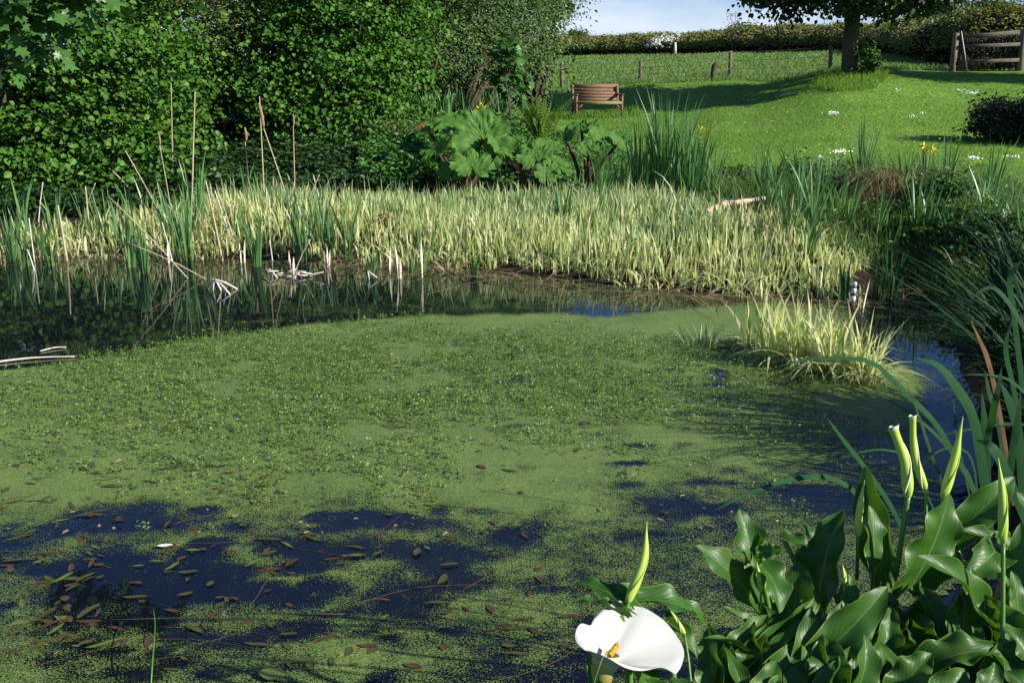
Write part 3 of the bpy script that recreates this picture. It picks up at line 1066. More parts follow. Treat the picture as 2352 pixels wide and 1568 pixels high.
# ------------------------------------------------------------------ cattail clumps
GC = 'green cattail clumps round the pond'


def cattail(u, vb, vt, n, spread, label, mat='cattail', wd=(.013, .022), lean=(.02, .28), name='cattail_clump', h_lo=.45):
    P = G(u, vb)
    hgt = (vb - vt) * P[1] / FPX * 1.02
    rad = spread * P[1] / FPX
    return tussock(name, P, int(n * 1.5), rad, (hgt * h_lo, hgt), (wd[0] * 1.15, wd[1] * 1.15), M[mat], label, 'cattail' if name == 'cattail_clump' else 'iris', GC if name == 'cattail_clump' else None, lean, (0, .06), 5, .55)


for a in [
    (28, 600, 455, 16, 14, 'cattail clump in the water at the far left edge'),
    (62, 612, 500, 12, 12, 'short cattail clump just right of the one at the left edge'),
    (118, 610, 510, 9, 10, 'thin cattail tuft in front of the reeds at far left'),
    (195, 560, 430, 5, 10, 'few cattail leaves beside the broken stalk at left'),
    (300, 615, 530, 8, 10, 'low cattail tuft in the water between two broken pale stubs'),
    (333, 630, 480, 12, 10, 'dark cattail clump on the leaning thick pale stub'),
    (430, 600, 395, 18, 22, 'tall cattail clump below the two tall bare stalks at left'),
    (455, 520, 330, 14, 16, 'tallest cattail leaves in front of the dark gap at left'),
    (392, 560, 420, 10, 16, 'cattail leaves left of the tall bare stalks'),
    (540, 560, 430, 10, 14, 'cattail tuft right of the twin leaning pale stalks'),
    (590, 612, 460, 12, 14, 'cattail clump in the water below the leaning seed head'),
    (605, 500, 370, 12, 18, 'cattail leaves round the foot of the seed head stalks'),
    (660, 520, 385, 14, 22, 'cattail clump beside the rightmost tall bare stalk'),
    (700, 600, 440, 16, 18, 'spreading cattail clump in the reeds right of the seed heads'),
    (740, 560, 390, 16, 26, 'cattail clump before the dark hollow of the trees'),
    (560, 470, 355, 8, 20, 'few cattail leaves in the dark hollow under the trees'),
    (755, 600, 470, 9, 10, 'cattail tuft at the dark stub on the water edge'),
    (800, 604, 440, 9, 8, 'narrow upright cattail stand in the middle of the reed edge'),
    (852, 640, 560, 14, 10, 'short fan shaped cattail tuft in open water'),
    (905, 470, 395, 10, 16, 'low cattail tuft behind the reeds left of the giant leaves'),
    (1025, 440, 365, 14, 10, 'cattail fan standing before the left giant leaved plant'),
    (1075, 455, 400, 8, 12, 'small cattail tuft below the giant leaves'),
    (1090, 640, 560, 9, 8, 'dark cattail tuft at the reed edge in the middle of the pond'),
    (1125, 505, 420, 8, 8, 'cattail with one leaf bent over to the right in the reeds'),
    (1190, 500, 410, 6, 10, 'thin cattail leaves in the reeds left of the centre clump'),
    (1235, 445, 370, 10, 9, 'cattail fan before the middle giant leaved plant'),
    (1297, 530, 385, 22, 18, 'broad cattail clump in the middle of the pale reeds'),
    (1330, 470, 380, 14, 14, 'cattail clump just behind the broad one in the pale reeds'),
    (1382, 480, 350, 18, 16, 'cattail clump in front of the right giant leaved plant'),
    (1420, 455, 330, 14, 14, 'cattail clump at the left foot of the big stand'),
    (1480, 452, 235, 62, 34, 'left half of the big dense cattail stand by the lawn'),
    (1530, 455, 195, 66, 34, 'tallest part of the big dense cattail stand by the lawn'),
    (1580, 455, 250, 52, 32, 'right half of the big dense cattail stand by the lawn'),
    (1640, 455, 330, 14, 16, 'cattail tuft at the right end of the big stand'),
    (1745, 470, 310, 20, 14, 'upright cattail clump right of the big stand on the bank'),
    (1795, 490, 380, 10, 14, 'low cattail clump behind the fallen log'),
    (1850, 530, 320, 16, 20, 'cattail clump at the end of the fallen log'),
    (1905, 520, 400, 14, 16, 'leafy cattail clump left of the brown sedge'),
    (1978, 440, 235, 22, 15, 'tall cattail clump rising against the bright lawn'),
    (2075, 480, 320, 16, 14, 'cattail clump in the middle of the brown sedge'),
    (2125, 500, 370, 18, 14, 'cattail clump right of the brown sedge'),
    (2190, 500, 390, 14, 14, 'dark cattail clump on the right bank'),
    (2275, 470, 300, 16, 12, 'fan of cattail leaves rising over the daisies at right'),
    (1555, 560, 500, 6, 6, 'cattail sprout among the pale reeds below the big stand'),
    (1690, 570, 500, 6, 8, 'cattail sprout below the fallen log'),
]:
    cattail(*a)
for a in [
    (1938, 700, 555, 14, 12, 'dark cattail clump in the water left of the banded stick'),
    (2015, 705, 575, 14, 12, 'dark cattail clump in the water just right of the banded stick'),
    (2045, 690, 530, 16, 14, 'dark cattail clump in the water right of the reed bed'),
]:
    cattail(*a, mat='cattail_dark', wd=(.012, .018))
for k in range(32):
    u = 1760 + 600 * ((k * .618) % 1)
    v = U(450, 600)
    cattail(u, v, v - U(100, 200), int(U(8, 16)), 12, 'green cattail clumps crowding the overgrown right bank', lean=(.05, .4))

# ------------------------------------------------------------------ dead stalks
GS = 'dead stalks in the reeds'


def stalk(ub, vb, ut, vt, r0, r1, label, head=None, mat='stalk', dz=0.0, kink=0.0):
    B = G(ub, vb)
    T = at_depth(ut, vt, B[1] + dz)
    mid = (B + T) / 2 + np.array([kink, 0, 0])
    pts = bez([B - [0, 0, .05], mid, T], 10)
    rad = np.linspace(r0, r1, 10)
    if head:
        e = empty('dead_cattail', B, label, 'cattail stalk', GS)
        mesh('stalk', *tube(pts, rad, 6), M[mat], e, smooth=True)
        u0, v0, u1, v1, rr = head
        A, C = at_depth(u0, v0, B[1] + dz), at_depth(u1, v1, B[1] + dz)
        hp = bez([A, (A + C) / 2 + [rr * .3, 0, 0], C], 9)
        prof = np.array([.25, .8, 1.05, .9, 1.1, .95, 1.05, .8, .3]) * rr
        mesh('seed_head', *tube(hp, prof, 8), M['seed'], e, smooth=True)
        return e
    return setp(mesh('dead_stalk', *tube(pts, rad, 6), M[mat], origin=B, smooth=True), label, 'dead stalk', GS)


for a in [
    (398, 440, 393, 192, .011, .005, 'tallest bare tan stalk at left, standing dead straight'),
    (440, 470, 448, 210, .014, .007, 'thicker tall tan stalk with a broken tip right of the thinnest one'),
    (608, 480, 596, 222, .011, .006, 'tall straight tan stalk beside the leaning seed head'),
    (385, 520, 287, 345, .010, .006, 'long tan stalk leaning far to the left before the hazel leaves'),
    (440, 640, 250, 452, .007, .004, 'thin brown stalk slanting down to the water at left'),
    (330, 470, 258, 392, .016, .009, 'pale broken stalk leaning left above the dark clump'),
    (207, 545, 196, 428, .014, .007, 'single upright pale broken stalk at far left'),
    (154, 600, 133, 472, .016, .009, 'pale broken stalk leaning left near the left edge'),
    (512, 600, 472, 415, .014, .008, 'left one of the twin leaning pale stalks'),
    (545, 570, 500, 440, .010, .006, 'thin stalk behind the twin leaning pale stalks'),
    (625, 470, 628, 405, .014, .009, 'short pale stub with a bent top in the reeds'),
    (1907, 420, 1907, 365, .010, .008, 'short tan stub standing before the lawn at right'),
    (800, 480, 800, 430, .012, .009, 'pale stub at the back of the reeds in the middle'),
    (1045, 425, 1048, 380, .008, .006, 'thin pale stub below the giant leaves'),
]:
    stalk(*a)
stalk(672, 490, 604, 290, .009, .007, 'leaning stalk with a ragged brown seed head hanging at its top', head=(606, 296, 594, 236, .022))
stalk(575, 470, 563, 325, .007, .005, 'short stalk with a small brown seed head in the dark hollow', head=(566, 325, 562, 292, .018))
stalk(678, 480, 673, 262, .008, .005, 'thin stalk with a slim seed head right of the leaning one', head=(675, 290, 673, 262, .012))
stalk(395, 490, 366, 330, .007, .005, 'green brown stalk with a slim seed head before the hazel', head=(368, 335, 364, 305, .014))


def stub(u, vb, vt, n, label, wd=.026, lean=.12):
    P = G(u, vb)
    h = (vb - vt) * P[1] / FPX
    a = U(0, 6.3, n)
    b0 = P[None] + np.stack([np.cos(a) * .02, np.sin(a) * .02, -.05 + 0 * a], 1)
    V, F = blades(b0, U(.6, 1.05, n) * (h + .05), U(.7, 1.1, n) * wd, a, U(0, lean, n), 0, 3, U(.5, 1.2, n), .9)
    return setp(mesh('reed_stub', V, F, M['dead'], origin=P), label, 'reed stub', 'pale broken reed stubs in the water')


for a in [
    (328, 590, 540, 3, 'thick pale broken reed stub leaning below the dark clump at left', .03),
    (384, 605, 530, 2, 'upright pale reed stub left of the crossed thin stalks'),
    (558, 605, 543, 3, 'short pale reed stub in the water left of the bent blade', .02),
    (672, 632, 560, 3, 'pale reed stub beside a hooked blade over the debris heap', .024),
    (753, 612, 552, 3, 'pale and dark split reed stub on the water edge'),
    (893, 632, 560, 3, 'leftmost of three pale stubs standing in open water'),
    (920, 640, 562, 3, 'middle one of three pale stubs standing in open water'),
    (972, 638, 550, 3, 'rightmost and tallest of three pale stubs standing in open water', .024),
    (1235, 520, 480, 2, 'small pale stub in the reeds under the middle giant leaves', .014),
    (1880, 690, 590, 3, 'tan reed stub at the front of the reed bed at right', .014),
    (1975, 730, 640, 2, 'cream reed stub beside the banded stick', .016),
]:
    stub(*a)

for k in range(34):
    u, v = U(20, 800), U(500, 600)
    cattail(u, v, v - U(70, 150), 5, 10, 'thin green cattail shoots rising through the pale reeds in the left half of the bed')
for k in range(16):
    u, v = U(830, 1900), U(500, 640)
    cattail(u, v, v - U(60, 120), 4, 8, 'thin green cattail shoots rising through the pale reeds right of the middle')
for k in range(26):
    u, v = U(60, 820), U(500, 625)
    stalk(u, v, u + rng.normal(0, 40), v - U(30, 110), .008, .005, 'thin broken pale stalk leaning among the reeds in the left half of the bed', mat='white_stick' if k % 2 else 'stalk')

# bent white blades over the water
ap = at_depth(492, 640, at_z(490, 668)[1])
c0 = at_z(490, 668)
parts = []
for u, v in [(474, 664), (489, 668), (508, 668), (528, 676), (545, 664)]:
    T = at_z(u, v)
    d = T - ap
    parts.append(tube([ap, ap + d * .5 + [0, 0, .012], ap + d * .98, T], [.005, .009, .009, .005], 6))
V, F = cat_geo(parts)
setp(mesh('bent_reed', V, F, M['white_stick'], origin=c0), 'white dead reed splayed like a tripod on the water', 'reed', GS)
stalk(492, 642, 300, 560, .006, .005, 'thin pale stem running down to the splayed white reed')
P = at_z(850, 642)
parts = []
for (a, b_) in [((845, 622), (866, 638)), ((845, 622), (848, 644))]:
    A, B = at_depth(*a, P[1]), at_depth(*b_, P[1])
    parts.append(tube([A, (A + B) / 2, B], [.006, .008, .006], 5))
V, F = cat_geo(parts)
setp(mesh('bent_reed', V, F, M['white_stick'], origin=P), 'small white reed blade bent in a V right of the middle', 'reed', GS)
P = at_z(690, 600)
A = [at_depth(u, v, P[1]) for u, v in [(678, 560), (690, 562), (694, 575), (694, 610)]]
setp(mesh('bent_reed', *tube(bez(A, 10), .007, 5), M['dead'], origin=P), 'hooked pale blade bent over beside a stub', 'reed', GS)
# debris heap
P = at_z(675, 636)
parts = []
for k in range(16):
    a = U(0, math.pi)
    c = P + np.array([rng.normal(0, .12), rng.normal(0, .04), U(.01, .07)])
    d = np.array([math.cos(a), .4 * math.sin(a), U(-.3, .5)]) * U(.05, .14)
    parts.append(tube([c - d, c, c + d], [.006, .009, .005], 5))
V, F = cat_geo(parts)
setp(mesh('reed_debris', V, F, M['dead'], origin=P), 'small heap of broken pale reeds on dark water', 'debris')
# floating stick
A, B = at_z(-60, 838, .01), at_z(172, 818, .01)
setp(mesh('floating_stick', *tube(bez([A, (A + B) / 2 + [0, .05, .004], B], 10), np.linspace(.009, .004, 10), 6), M['dead'], origin=A), 'long pale stick floating at the left edge of the duckweed', 'stick')
A, B = at_z(92, 806, .008), at_z(152, 797, .008)
setp(mesh('floating_stick', *tube(bez([A, (A + B) / 2 + [0, .03, .004], B], 8), np.linspace(.006, .004, 8), 5), M['dead'], origin=A), 'short thin stick floating above the long pale one', 'stick')
# twig in the small bay
A, B = at_z(1650, 797, .02), at_z(1700, 803, .03)
setp(mesh('floating_stick', *tube([A, (A + B) / 2, B], .007, 5), M['bark'], origin=A), 'dark twig in the duckweed left of the pale tussock', 'stick')

# banded stick
B = at_z(1957, 712)
e = empty('marker_stick', B, 'white stick with dark purple bands standing in the water at right', 'stick')
T = at_depth(1963, 648, B[1])
seq = [(0, .30, 'band'), (.30, .52, 'white_stick'), (.52, .60, 'band'), (.60, .8, 'white_stick'), (.8, .86, 'band'), (.86, 1.0, 'white_stick')]
for i, (a, b_, m) in enumerate(seq):
    mesh('band' if m == 'band' else 'stick_segment', *tube([B + (T - B) * a, B + (T - B) * (a + b_) / 2, B + (T - B) * (b_ - .004)], [.021, .022, .021], 8), M['band'] if m == 'band' else M['white_stick'], e, smooth=True)

# fallen log
A = G(1622, 520)
B = G(1752, 490)
A[2] += .16
B[2] += .18
mid = (A + B) / 2 + [0, 0, .03]
pts = bez([A, A * .7 + B * .3 + [0, 0, .05], mid, B], 14)
e = empty('fallen_log', (A + B) / 2, 'weathered pinkish brown log lying in the reeds at right', 'log')
mesh('log_bark', *tube(pts, np.linspace(.045, .026, 14) * (1 + .15 * np.sin(np.arange(14) * 2.1)), 9), M['log'], e, smooth=True)
mesh('cut_end', *tube([A + (A - B) * .012, A + (A - B) * .004], [.045, .05], 9), M['white_stick'], e)
# brown leaf in the reeds
A, B = G(1318, 475), G(1352, 485)
A[2] += .3
B[2] += .28
setp(mesh('dead_leaf', *tube(bez([A, (A + B) / 2 + [0, 0, .02], B], 7), [.006, .014, .018, .018, .014, .01, .004], 5), M['rust'], origin=A), 'single rusty dead leaf lying across the middle of the reeds', 'leaf')
# dark gap of litter in the reeds
P = G(880, 540)
P[2] += .15
parts = []
for k in range(14):
    a = U(0, 6.3)
    c = P + np.array([rng.normal(0, .05), rng.normal(0, .05), U(-.05, .06)])
    d = np.array([math.cos(a) * .09, .03, U(-.02, .08)])
    parts.append(tube(bez([c - d, c + [0, 0, .03], c + d], 6), .006, 5))
V, F = cat_geo(parts)
setp(mesh('reed_debris', V, F, M['brown_sedge'], origin=P), 'small knot of curled brown reeds in the left middle of the reed bed', 'debris')

# ------------------------------------------------------------------ trees
def stems(base, tips, r0, r1, n=10, wob_=.15):
    parts = []
    for tpt in tips:
        tpt = np.asarray(tpt, float)
        m1 = base + (tpt - base) * .35 + rng.normal(0, wob_, 3) * [1, 1, .3] + [0, 0, .2]
        m2 = base + (tpt - base) * .7 + rng.normal(0, wob_, 3) * [1, 1, .3]
        parts.append(tube(bez([base - [0, 0, .15], m1, m2, tpt], n), np.linspace(r0, r1, n), 6))
    return cat_geo(parts)


SUNV = np.array(to_sun)


def crown_geo(centres, radii, per, spread, Ln, Wr, flat=.4, up=.9, outw=.6, droop=.2, jit=.5):
    """leaves in layered clumps; centres (C,3) clump points, radii crown centre/extent for the outward direction"""
    C = len(centres)
    n = C * per
    cc = np.repeat(centres, per, 0)
    sc = np.repeat(U(.6, 1.3, C), per) * spread
    off = rng.normal(0, 1, (n, 3)) * sc[:, None] * [1, 1, flat]
    # each clump is a tilted spray
    tl = np.repeat(rng.normal(0, .25, (C, 2)), per, 0)
    off[:, 2] += off[:, 0] * tl[:, 0] + off[:, 1] * tl[:, 1]
    p = cc + off
    o = nrm((p - radii[0]) / radii[1])
    nrv = nrm(np.array([0, 0, up]) + o * outw + SUNV * .30 + rng.normal(0, jit, (n, 3)))
    az_ = U(0, 6.3, n)
    ax = np.stack([np.cos(az_), np.sin(az_), U(-.6, .2, n) - droop], 1) + o * .5
    ax = ax - nrv * (ax * nrv).sum(1, keepdims=True)
    Lv = U(.45, 1.25, n) * Ln
    if Wr == 'maple':
        return maple(p, ax, nrv, Lv)
    return leaves(p, ax, nrv, Lv, Lv * Wr)


def ell_points(c, r, n, inner=.55, zmin=None):
    d = nrm(rng.normal(0, 1, (n, 3)))
    q = rng.random(n) ** .45
    q = inner * rng.random(n) + (1 - inner) * q if inner else q
    lump = 1 + .40 * np.sin(d[:, 0] * 5 + c[0]) * np.sin(d[:, 2] * 6 + c[1]) + .14 * np.sin(d[:, 1] * 9 + c[2])
    P = c + d * r * (q * lump)[:, None]
    lob = c + nrm(rng.normal(0, 1, (16, 3))) * r * U(.55, 1.0, (16, 1))      # boughs: clumps gather round them
    k = np.argmin((((P[:, None] - lob[None]) / r) ** 2).sum(-1), 1)
    P = lob[k] + (P - lob[k]) * .70
    if zmin is not None:
        P = P[P[:, 2] > zmin]
    return P


def shrub(name, blobs, base, label, cat, mat, Ln, Wr, per=46, spread=.30, dens=1.0, group=None, trunk='bark', r0=.05, flat=.4, jit=.5, inner=.3, nst=2, up=.9, outw=.6, mast=0.0):
    base = np.asarray(base, float)
    e = empty(name, base, label, cat, group)
    parts = []
    tips = []
    for (c, r, cnt) in blobs:
        c = np.asarray(c, float)
        r = np.asarray(r, float)
        P = ell_points(c, r, int(cnt * dens), inner)
        P = P[P[:, 2] > base[2] + .05]
        parts.append(crown_geo(P, (c, r), per, spread, Ln, Wr, flat, up, outw, .2, jit))
        for k in range(nst):
            tips.append(c + rng.normal(0, .4, 3) * r)
    V, F = cat_geo(parts)
    mesh('crown', V, F, M[mat], e)
    V, F = stems(base + [0, 0, mast], tips, r0, r0 * .25)
    if mast:
        V, F = cat_geo([(V, F), tube([base - [0, 0, .2], base + [.1, 0, mast * .5], base + [0, 0, mast]], [r0 * 2.2, r0 * 1.7, r0 * 1.2], 10)])
    mesh('trunk', V, F, M[trunk], e, smooth=True)
    return e


PUSH = 0.0


def bl(u, v, D, ru, rv, rd, cnt):
    """crown blob from a picture position, its depth and its radii (picture units, depth in m)"""
    D = D + PUSH
    c = at_depth(u, v, D)
    return (c, (ru * D / FPX, rd, rv * D / FPX), cnt)


PUSH = 1.7
GW = 'trees and shrubs of the wood on the far bank'
shrub('hazel_shrub', [bl(40, 330, 13.2, 230, 130, 1.1, 105), bl(240, 300, 13.8, 170, 120, 1.0, 85), bl(110, 430, 13.0, 190, 46, .7, 62), bl(330, 425, 13.3, 90, 44, .6, 34), bl(-60, 90, 14.0, 260, 200, 1.3, 140), bl(180, 110, 14.4, 200, 150, 1.2, 120), bl(60, -120, 14.5, 300, 120, 1.3, 90)],
      at_depth(60, 470, 15.3), 'broad round leaved hazel at the left edge overhanging the reeds', 'shrub', 'hazel', .095, .85, group=GW, spread=.36, flat=.16, per=80, dens=.46, jit=.72, up=1.0, outw=.35, nst=3)
shrub('hazel_shrub', [bl(330, 360, 13.6, 110, 80, .8, 52), bl(340, 240, 14.6, 130, 120, 1.0, 85), bl(370, 140, 15.2, 100, 110, 1.1, 85), bl(320, -60, 15.5, 120, 110, 1.2, 70)],
      at_depth(380, 430, 16.7), 'hazel with light round leaves left of the black hollow', 'shrub', 'hazel', .092, .85, group=GW, spread=.36, flat=.16, per=80, dens=.46, jit=.72, up=1.0, outw=.35, nst=3)
shrub('willow_tree', [bl(530, 60, 17.4, 120, 90, 1.2, 110), bl(500, -60, 18.5, 170, 80, 1.3, 80), bl(480, 150, 18, 100, 60, 1.0, 40)],
      at_depth(490, 400, 18.2), 'olive brown fine leaved willow rising behind the hazels', 'tree', 'olive', .11, .28, group=GW, spread=.34, trunk='bark', nst=3)
shrub('hazel_shrub', [bl(640, 220, 16.2, 110, 90, 1.0, 90), bl(740, 270, 16.0, 120, 70, 1.0, 85), bl(790, 160, 16.6, 150, 120, 1.2, 150), bl(700, 100, 16.8, 110, 110, 1.1, 100), bl(790, 20, 17, 170, 110, 1.3, 150), bl(780, -90, 17, 200, 90, 1.3, 100), bl(840, 250, 16.3, 80, 60, .8, 50), bl(800, 330, 15.4, 90, 40, .6, 34), bl(690, 310, 15.6, 60, 36, .5, 16)],
      at_depth(720, 420, 18.7), 'largest hazel, bright layered leaves right of the black hollow', 'shrub', 'hazel', .088, .85, group=GW, spread=.36, flat=.16, per=80, dens=.48, jit=.72, up=1.0, outw=.35, nst=3)
shrub('hazel_shrub', [bl(920, 180, 17.5, 80, 120, 1.0, 80), bl(900, 60, 18, 110, 110, 1.1, 90), bl(880, 300, 16.8, 60, 40, .6, 26)],
      at_depth(900, 330, 19.3), 'hazel with dark crooked stems above the brown bank', 'shrub', 'hazel', .095, .8, group=GW, spread=.3, flat=.22, per=50, dens=.66, jit=.4, up=1.0, nst=3)
shrub('willow_tree', [bl(1040, 120, 20, 120, 110, 1.3, 150), bl(1120, 30, 21, 130, 120, 1.4, 150), bl(1040, -40, 21, 160, 110, 1.4, 130), bl(1190, 110, 21, 70, 90, 1.0, 60), bl(1200, 20, 22, 80, 80, 1.2, 60)],
      at_depth(1050, 290, 20.5), 'grey green fine leaved willow beside the field', 'tree', 'willow', .085, .36, per=60, group=GW, spread=.33, nst=3)
shrub('alder_tree', [bl(1255, 40, 26, 55, 70, 1.0, 45), bl(1275, -20, 26, 60, 60, 1.0, 40), bl(1245, 110, 26, 40, 40, .8, 22), bl(1215, 150, 25, 45, 50, .9, 30)],
      at_depth(1225, 240, 26), 'loose crowned tree at the right end of the wood against the sky', 'tree', 'willow', .11, .55, per=40, group=GW, spread=.34, nst=3)
shrub('sycamore_sapling', [bl(1168, 120, 18.2, 22, 22, .22, 10), bl(1160, 160, 18.2, 34, 26, .3, 14), bl(1176, 195, 18.2, 30, 26, .3, 12)],
      at_depth(1176, 270, 18.2), 'small sycamore sapling with tiers of big bright leaves', 'sapling', 'sycamore', .17, 'maple', per=12, group=GW, spread=.13, r0=.015, nst=1)
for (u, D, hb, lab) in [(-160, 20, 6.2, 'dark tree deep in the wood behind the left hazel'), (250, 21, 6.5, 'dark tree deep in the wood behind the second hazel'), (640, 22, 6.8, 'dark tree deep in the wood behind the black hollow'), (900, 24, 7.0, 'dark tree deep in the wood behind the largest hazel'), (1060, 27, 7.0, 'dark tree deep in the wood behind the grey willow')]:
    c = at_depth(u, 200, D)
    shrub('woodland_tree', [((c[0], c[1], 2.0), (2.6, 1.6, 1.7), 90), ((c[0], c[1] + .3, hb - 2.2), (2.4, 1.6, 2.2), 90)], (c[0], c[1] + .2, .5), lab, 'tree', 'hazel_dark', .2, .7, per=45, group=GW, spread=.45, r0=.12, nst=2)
PUSH = 0.0
# near sycamore hanging into the top left corner, its trunk outside the frame
shrub('sycamore_tree', [bl(40, 40, 7.2, 100, 50, .45, 18), bl(170, 14, 7.4, 60, 28, .35, 9), bl(110, -70, 7.3, 200, 70, .6, 40), bl(14, 130, 7.3, 46, 40, .3, 5), bl(80, 100, 7.5, 30, 30, .2, 3), ((-4.6, 6.6, 4.6), (1.5, 1.4, 1.0), 90), ((-4.4, 5.6, 4.0), (1.0, 1.0, .7), 35)],
      (-6.6, 6.6, 0.1), 'sycamore bough with large lobed leaves hanging into the top left corner', 'tree', 'sycamore', .135, 'maple', per=8, group=GW, spread=.15, r0=.07, nst=1, mast=5.2)
# out of the frame at left front: keeps the dark reflection by the left bank
# undergrowth below the wood and beside the brown bank
def undergrowth(polyuv, n, hmax, Ln, mat, label, name='undergrowth', zb=.2, wr=.6):
    P = np.array([G(u, v)[:2] for u, v in polyuv])
    x = U(P[:, 0].min(), P[:, 0].max(), n)
    y = U(P[:, 1].min(), P[:, 1].max(), n)
    k = in_poly(x, y, P)
    x, y = x[k], y[k]
    n = len(x)
    hh_ = fbm(x * 1.7, y * 1.7, 44) * hmax * 1.5
    z = height(x, y) + np.maximum(hh_ * rng.random(n) ** .5, .02)
    az_ = U(0, 6.3, n)
    ax = np.stack([np.cos(az_), np.sin(az_), U(-.5, .5, n)], 1)
    nr = np.stack([rng.normal(.2, .5, n), rng.normal(-.3, .5, n), np.ones(n)], 1)
    Lv = U(.6, 1.2, n) * Ln
    V, F = leaves(np.stack([x, y, z], 1), ax, nr, Lv, Lv * wr)
    return setp(mesh(name, V, F, M[mat]), label, 'undergrowth', kind='stuff')


undergrowth([(820, 445), (1000, 445), (1010, 400), (950, 330), (880, 330), (830, 380)], 14000, .45, .07, 'nettle', 'bushy green undergrowth between the hazel and the giant leaves')
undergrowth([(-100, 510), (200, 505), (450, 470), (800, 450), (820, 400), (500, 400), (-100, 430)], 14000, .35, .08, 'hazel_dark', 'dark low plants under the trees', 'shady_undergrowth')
undergrowth([(400, 480), (1000, 452), (1000, 330), (900, 292), (700, 320), (400, 400)], 16000, .34, .085, 'hazel_dark', 'dark plants added to darken the bank under the hazels', 'shady_undergrowth')  # extra dark leaves put here so the bank reads as shaded
undergrowth([(930, 300), (1200, 300), (1260, 330), (1450, 330), (1450, 440), (950, 440)], 16000, .30, .08, 'nettle', 'low leafy plants behind the giant leaves', 'bank_plants')
undergrowth([(1620, 470), (1750, 480), (1900, 560), (2060, 640), (2200, 680), (2352, 640), (2420, 480), (2200, 400), (1950, 390), (1660, 420)], 9000, .28, .07, 'margin', 'mixed green margin plants on the right bank', 'margin_plants', wr=.35)

# dry brown mound
P = G(915, 340)
tussock('dry_grass_mound', P + [0, .3, .25], 260, .45, (.15, .35), (.008, .014), M['thatch'], 'brown dry grass mound below the crooked hazel stems', 'dry grass', None, (.4, 1.4), (.3, .8))
# swords of iris in front of the willow
GI = 'iris clumps on the far bank'
for a in [
    (970, 272, 200, 26, 22, 'iris clump at the left end of the far iris row'),
    (1020, 268, 196, 28, 24, 'iris clump second from the left in the far row'),
    (1065, 264, 195, 26, 22, 'iris clump in the middle of the far row before the willow'),
    (1105, 262, 200, 22, 20, 'iris clump left of the small sycamore'),
    (1150, 266, 205, 18, 18, 'iris clump at the foot of the small sycamore'),
]:
    o_ = cattail(a[0], a[1] + 12, a[2], int(a[3] * 1.8), a[4], a[5], 'cattail', (.02, .034), (.05, .4), 'iris_clump', .55)
    o_['group'] = GI


def iris(u, vb, vt, n, spread, nfl, label, flower_px):
    P = G(u, vb)
    hgt = (vb - vt) * P[1] / FPX
    e = empty('yellow_iris', P, label, 'iris', 'yellow irises in flower')
    a = U(0, 6.3, n)
    r = spread * P[1] / FPX * np.sqrt(rng.random(n))
    V, F = blades(P[None] + np.stack([r * np.cos(a), r * np.sin(a), 0 * a - .03], 1), U(.5, .95, n) * hgt, U(.018, .03, n), a, U(.05, .3, n), 0, 4, None, .6)
    mesh('leaves', V, F, M['cattail'], e)
    for fu, fv in flower_px:
        c = at_depth(fu, fv, P[1])
        k = 7
        d = nrm(rng.normal(0, 1, (k, 3)) + [0, 0, .5])
        V, F = leaves(np.repeat(c[None], k, 0), d, rng.normal(0, 1, (k, 3)), U(.05, .085, k), U(.03, .05, k))
        mesh('flower', V, F, M['petal'], e)
        mesh('stem', *tube(bez([P, (P + c) / 2, c], 5), .006, 5), M['lily_stem'], e)


iris(1228, 280, 215, 26, 26, 5, 'yellow irises flowering at the edge of the lawn beside the wood', [(1222, 228), (1232, 222), (1236, 232), (1242, 230), (1228, 236)])
iris(1108, 290, 225, 26, 22, 5, 'yellow irises flowering in shade left of the feathery shrub', [(1098, 246), (1106, 240), (1112, 250), (1118, 262), (1085, 262)])
iris(1612, 420, 285, 34, 20, 4, 'pale yellow irises at the right edge of the big cattail stand', [(1607, 296), (1622, 302), (1612, 332), (1618, 340), (1605, 310)])
iris(2125, 430, 320, 24, 22, 3, 'pale yellow irises in front of the bush shadow at right', [(2122, 335), (2140, 345), (2126, 348)])

# feathery shrub
P = G(1240, 345)
e = empty('feathery_shrub', P, 'fresh green feathery fern shrub in front of the yellow irises', 'shrub')
n = 90
a = U(0, 6.3, n)
fr = []
ln = U(.55, 1.0, n)
for k in range(n):
    ld = U(.1, .75)
    tip = P + np.array([math.cos(a[k]) * ld, math.sin(a[k]) * ld * .6, ln[k]]) * [.9, .9, 1]
    c = bez([P + rng.normal(0, .05, 3) * [1, 1, 0], (P + tip) / 2 + [0, 0, .12], tip], 16)[3:]
    T = nrm(np.gradient(c, axis=0))
    sdv = nrm(np.cross(T, rng.normal(0, 1, 3)))
    for sg in (-1, 1):
        wl = np.linspace(.11, .03, len(c))
        fr.append(leaves(c, sdv * sg + T * .5, np.cross(sdv, T), wl, wl * .28))
V, F = cat_geo(fr)
mesh('fronds', V, F, M['fern'], e)
mesh('stem', *tube([P - [0, 0, .1], P + [0, 0, .4]], [.03, .02], 6), M['bark'], e)


def fern(u, v, n, ln_, label):
    P = G(u, v)
    fr = []
    for k in range(n):
        a = k / n * 6.28 + U(-.2, .2)
        l_ = ln_ * U(.7, 1.1)
        tip = P + np.array([math.cos(a) * l_ * .8, math.sin(a) * l_ * .8, l_ * .35])
        c = bez([P, P + (tip - P) * .5 + [0, 0, l_ * .35], tip], 18)[2:]
        T = nrm(np.gradient(c, axis=0))
        sdv = nrm(np.cross(T, [0, 0, 1.0]))
        for sg in (-1, 1):
            wl = l_ * .3 * np.sin(np.linspace(.5, 3.0, len(c)))
            fr.append(leaves(c, sdv * sg + T * .4, np.cross(sdv, T), wl, wl * .28, .05))
    V, F = cat_geo(fr)
    return setp(mesh('fern', V, F, M['fern'], origin=P), label, 'fern', 'ferns on the right bank')


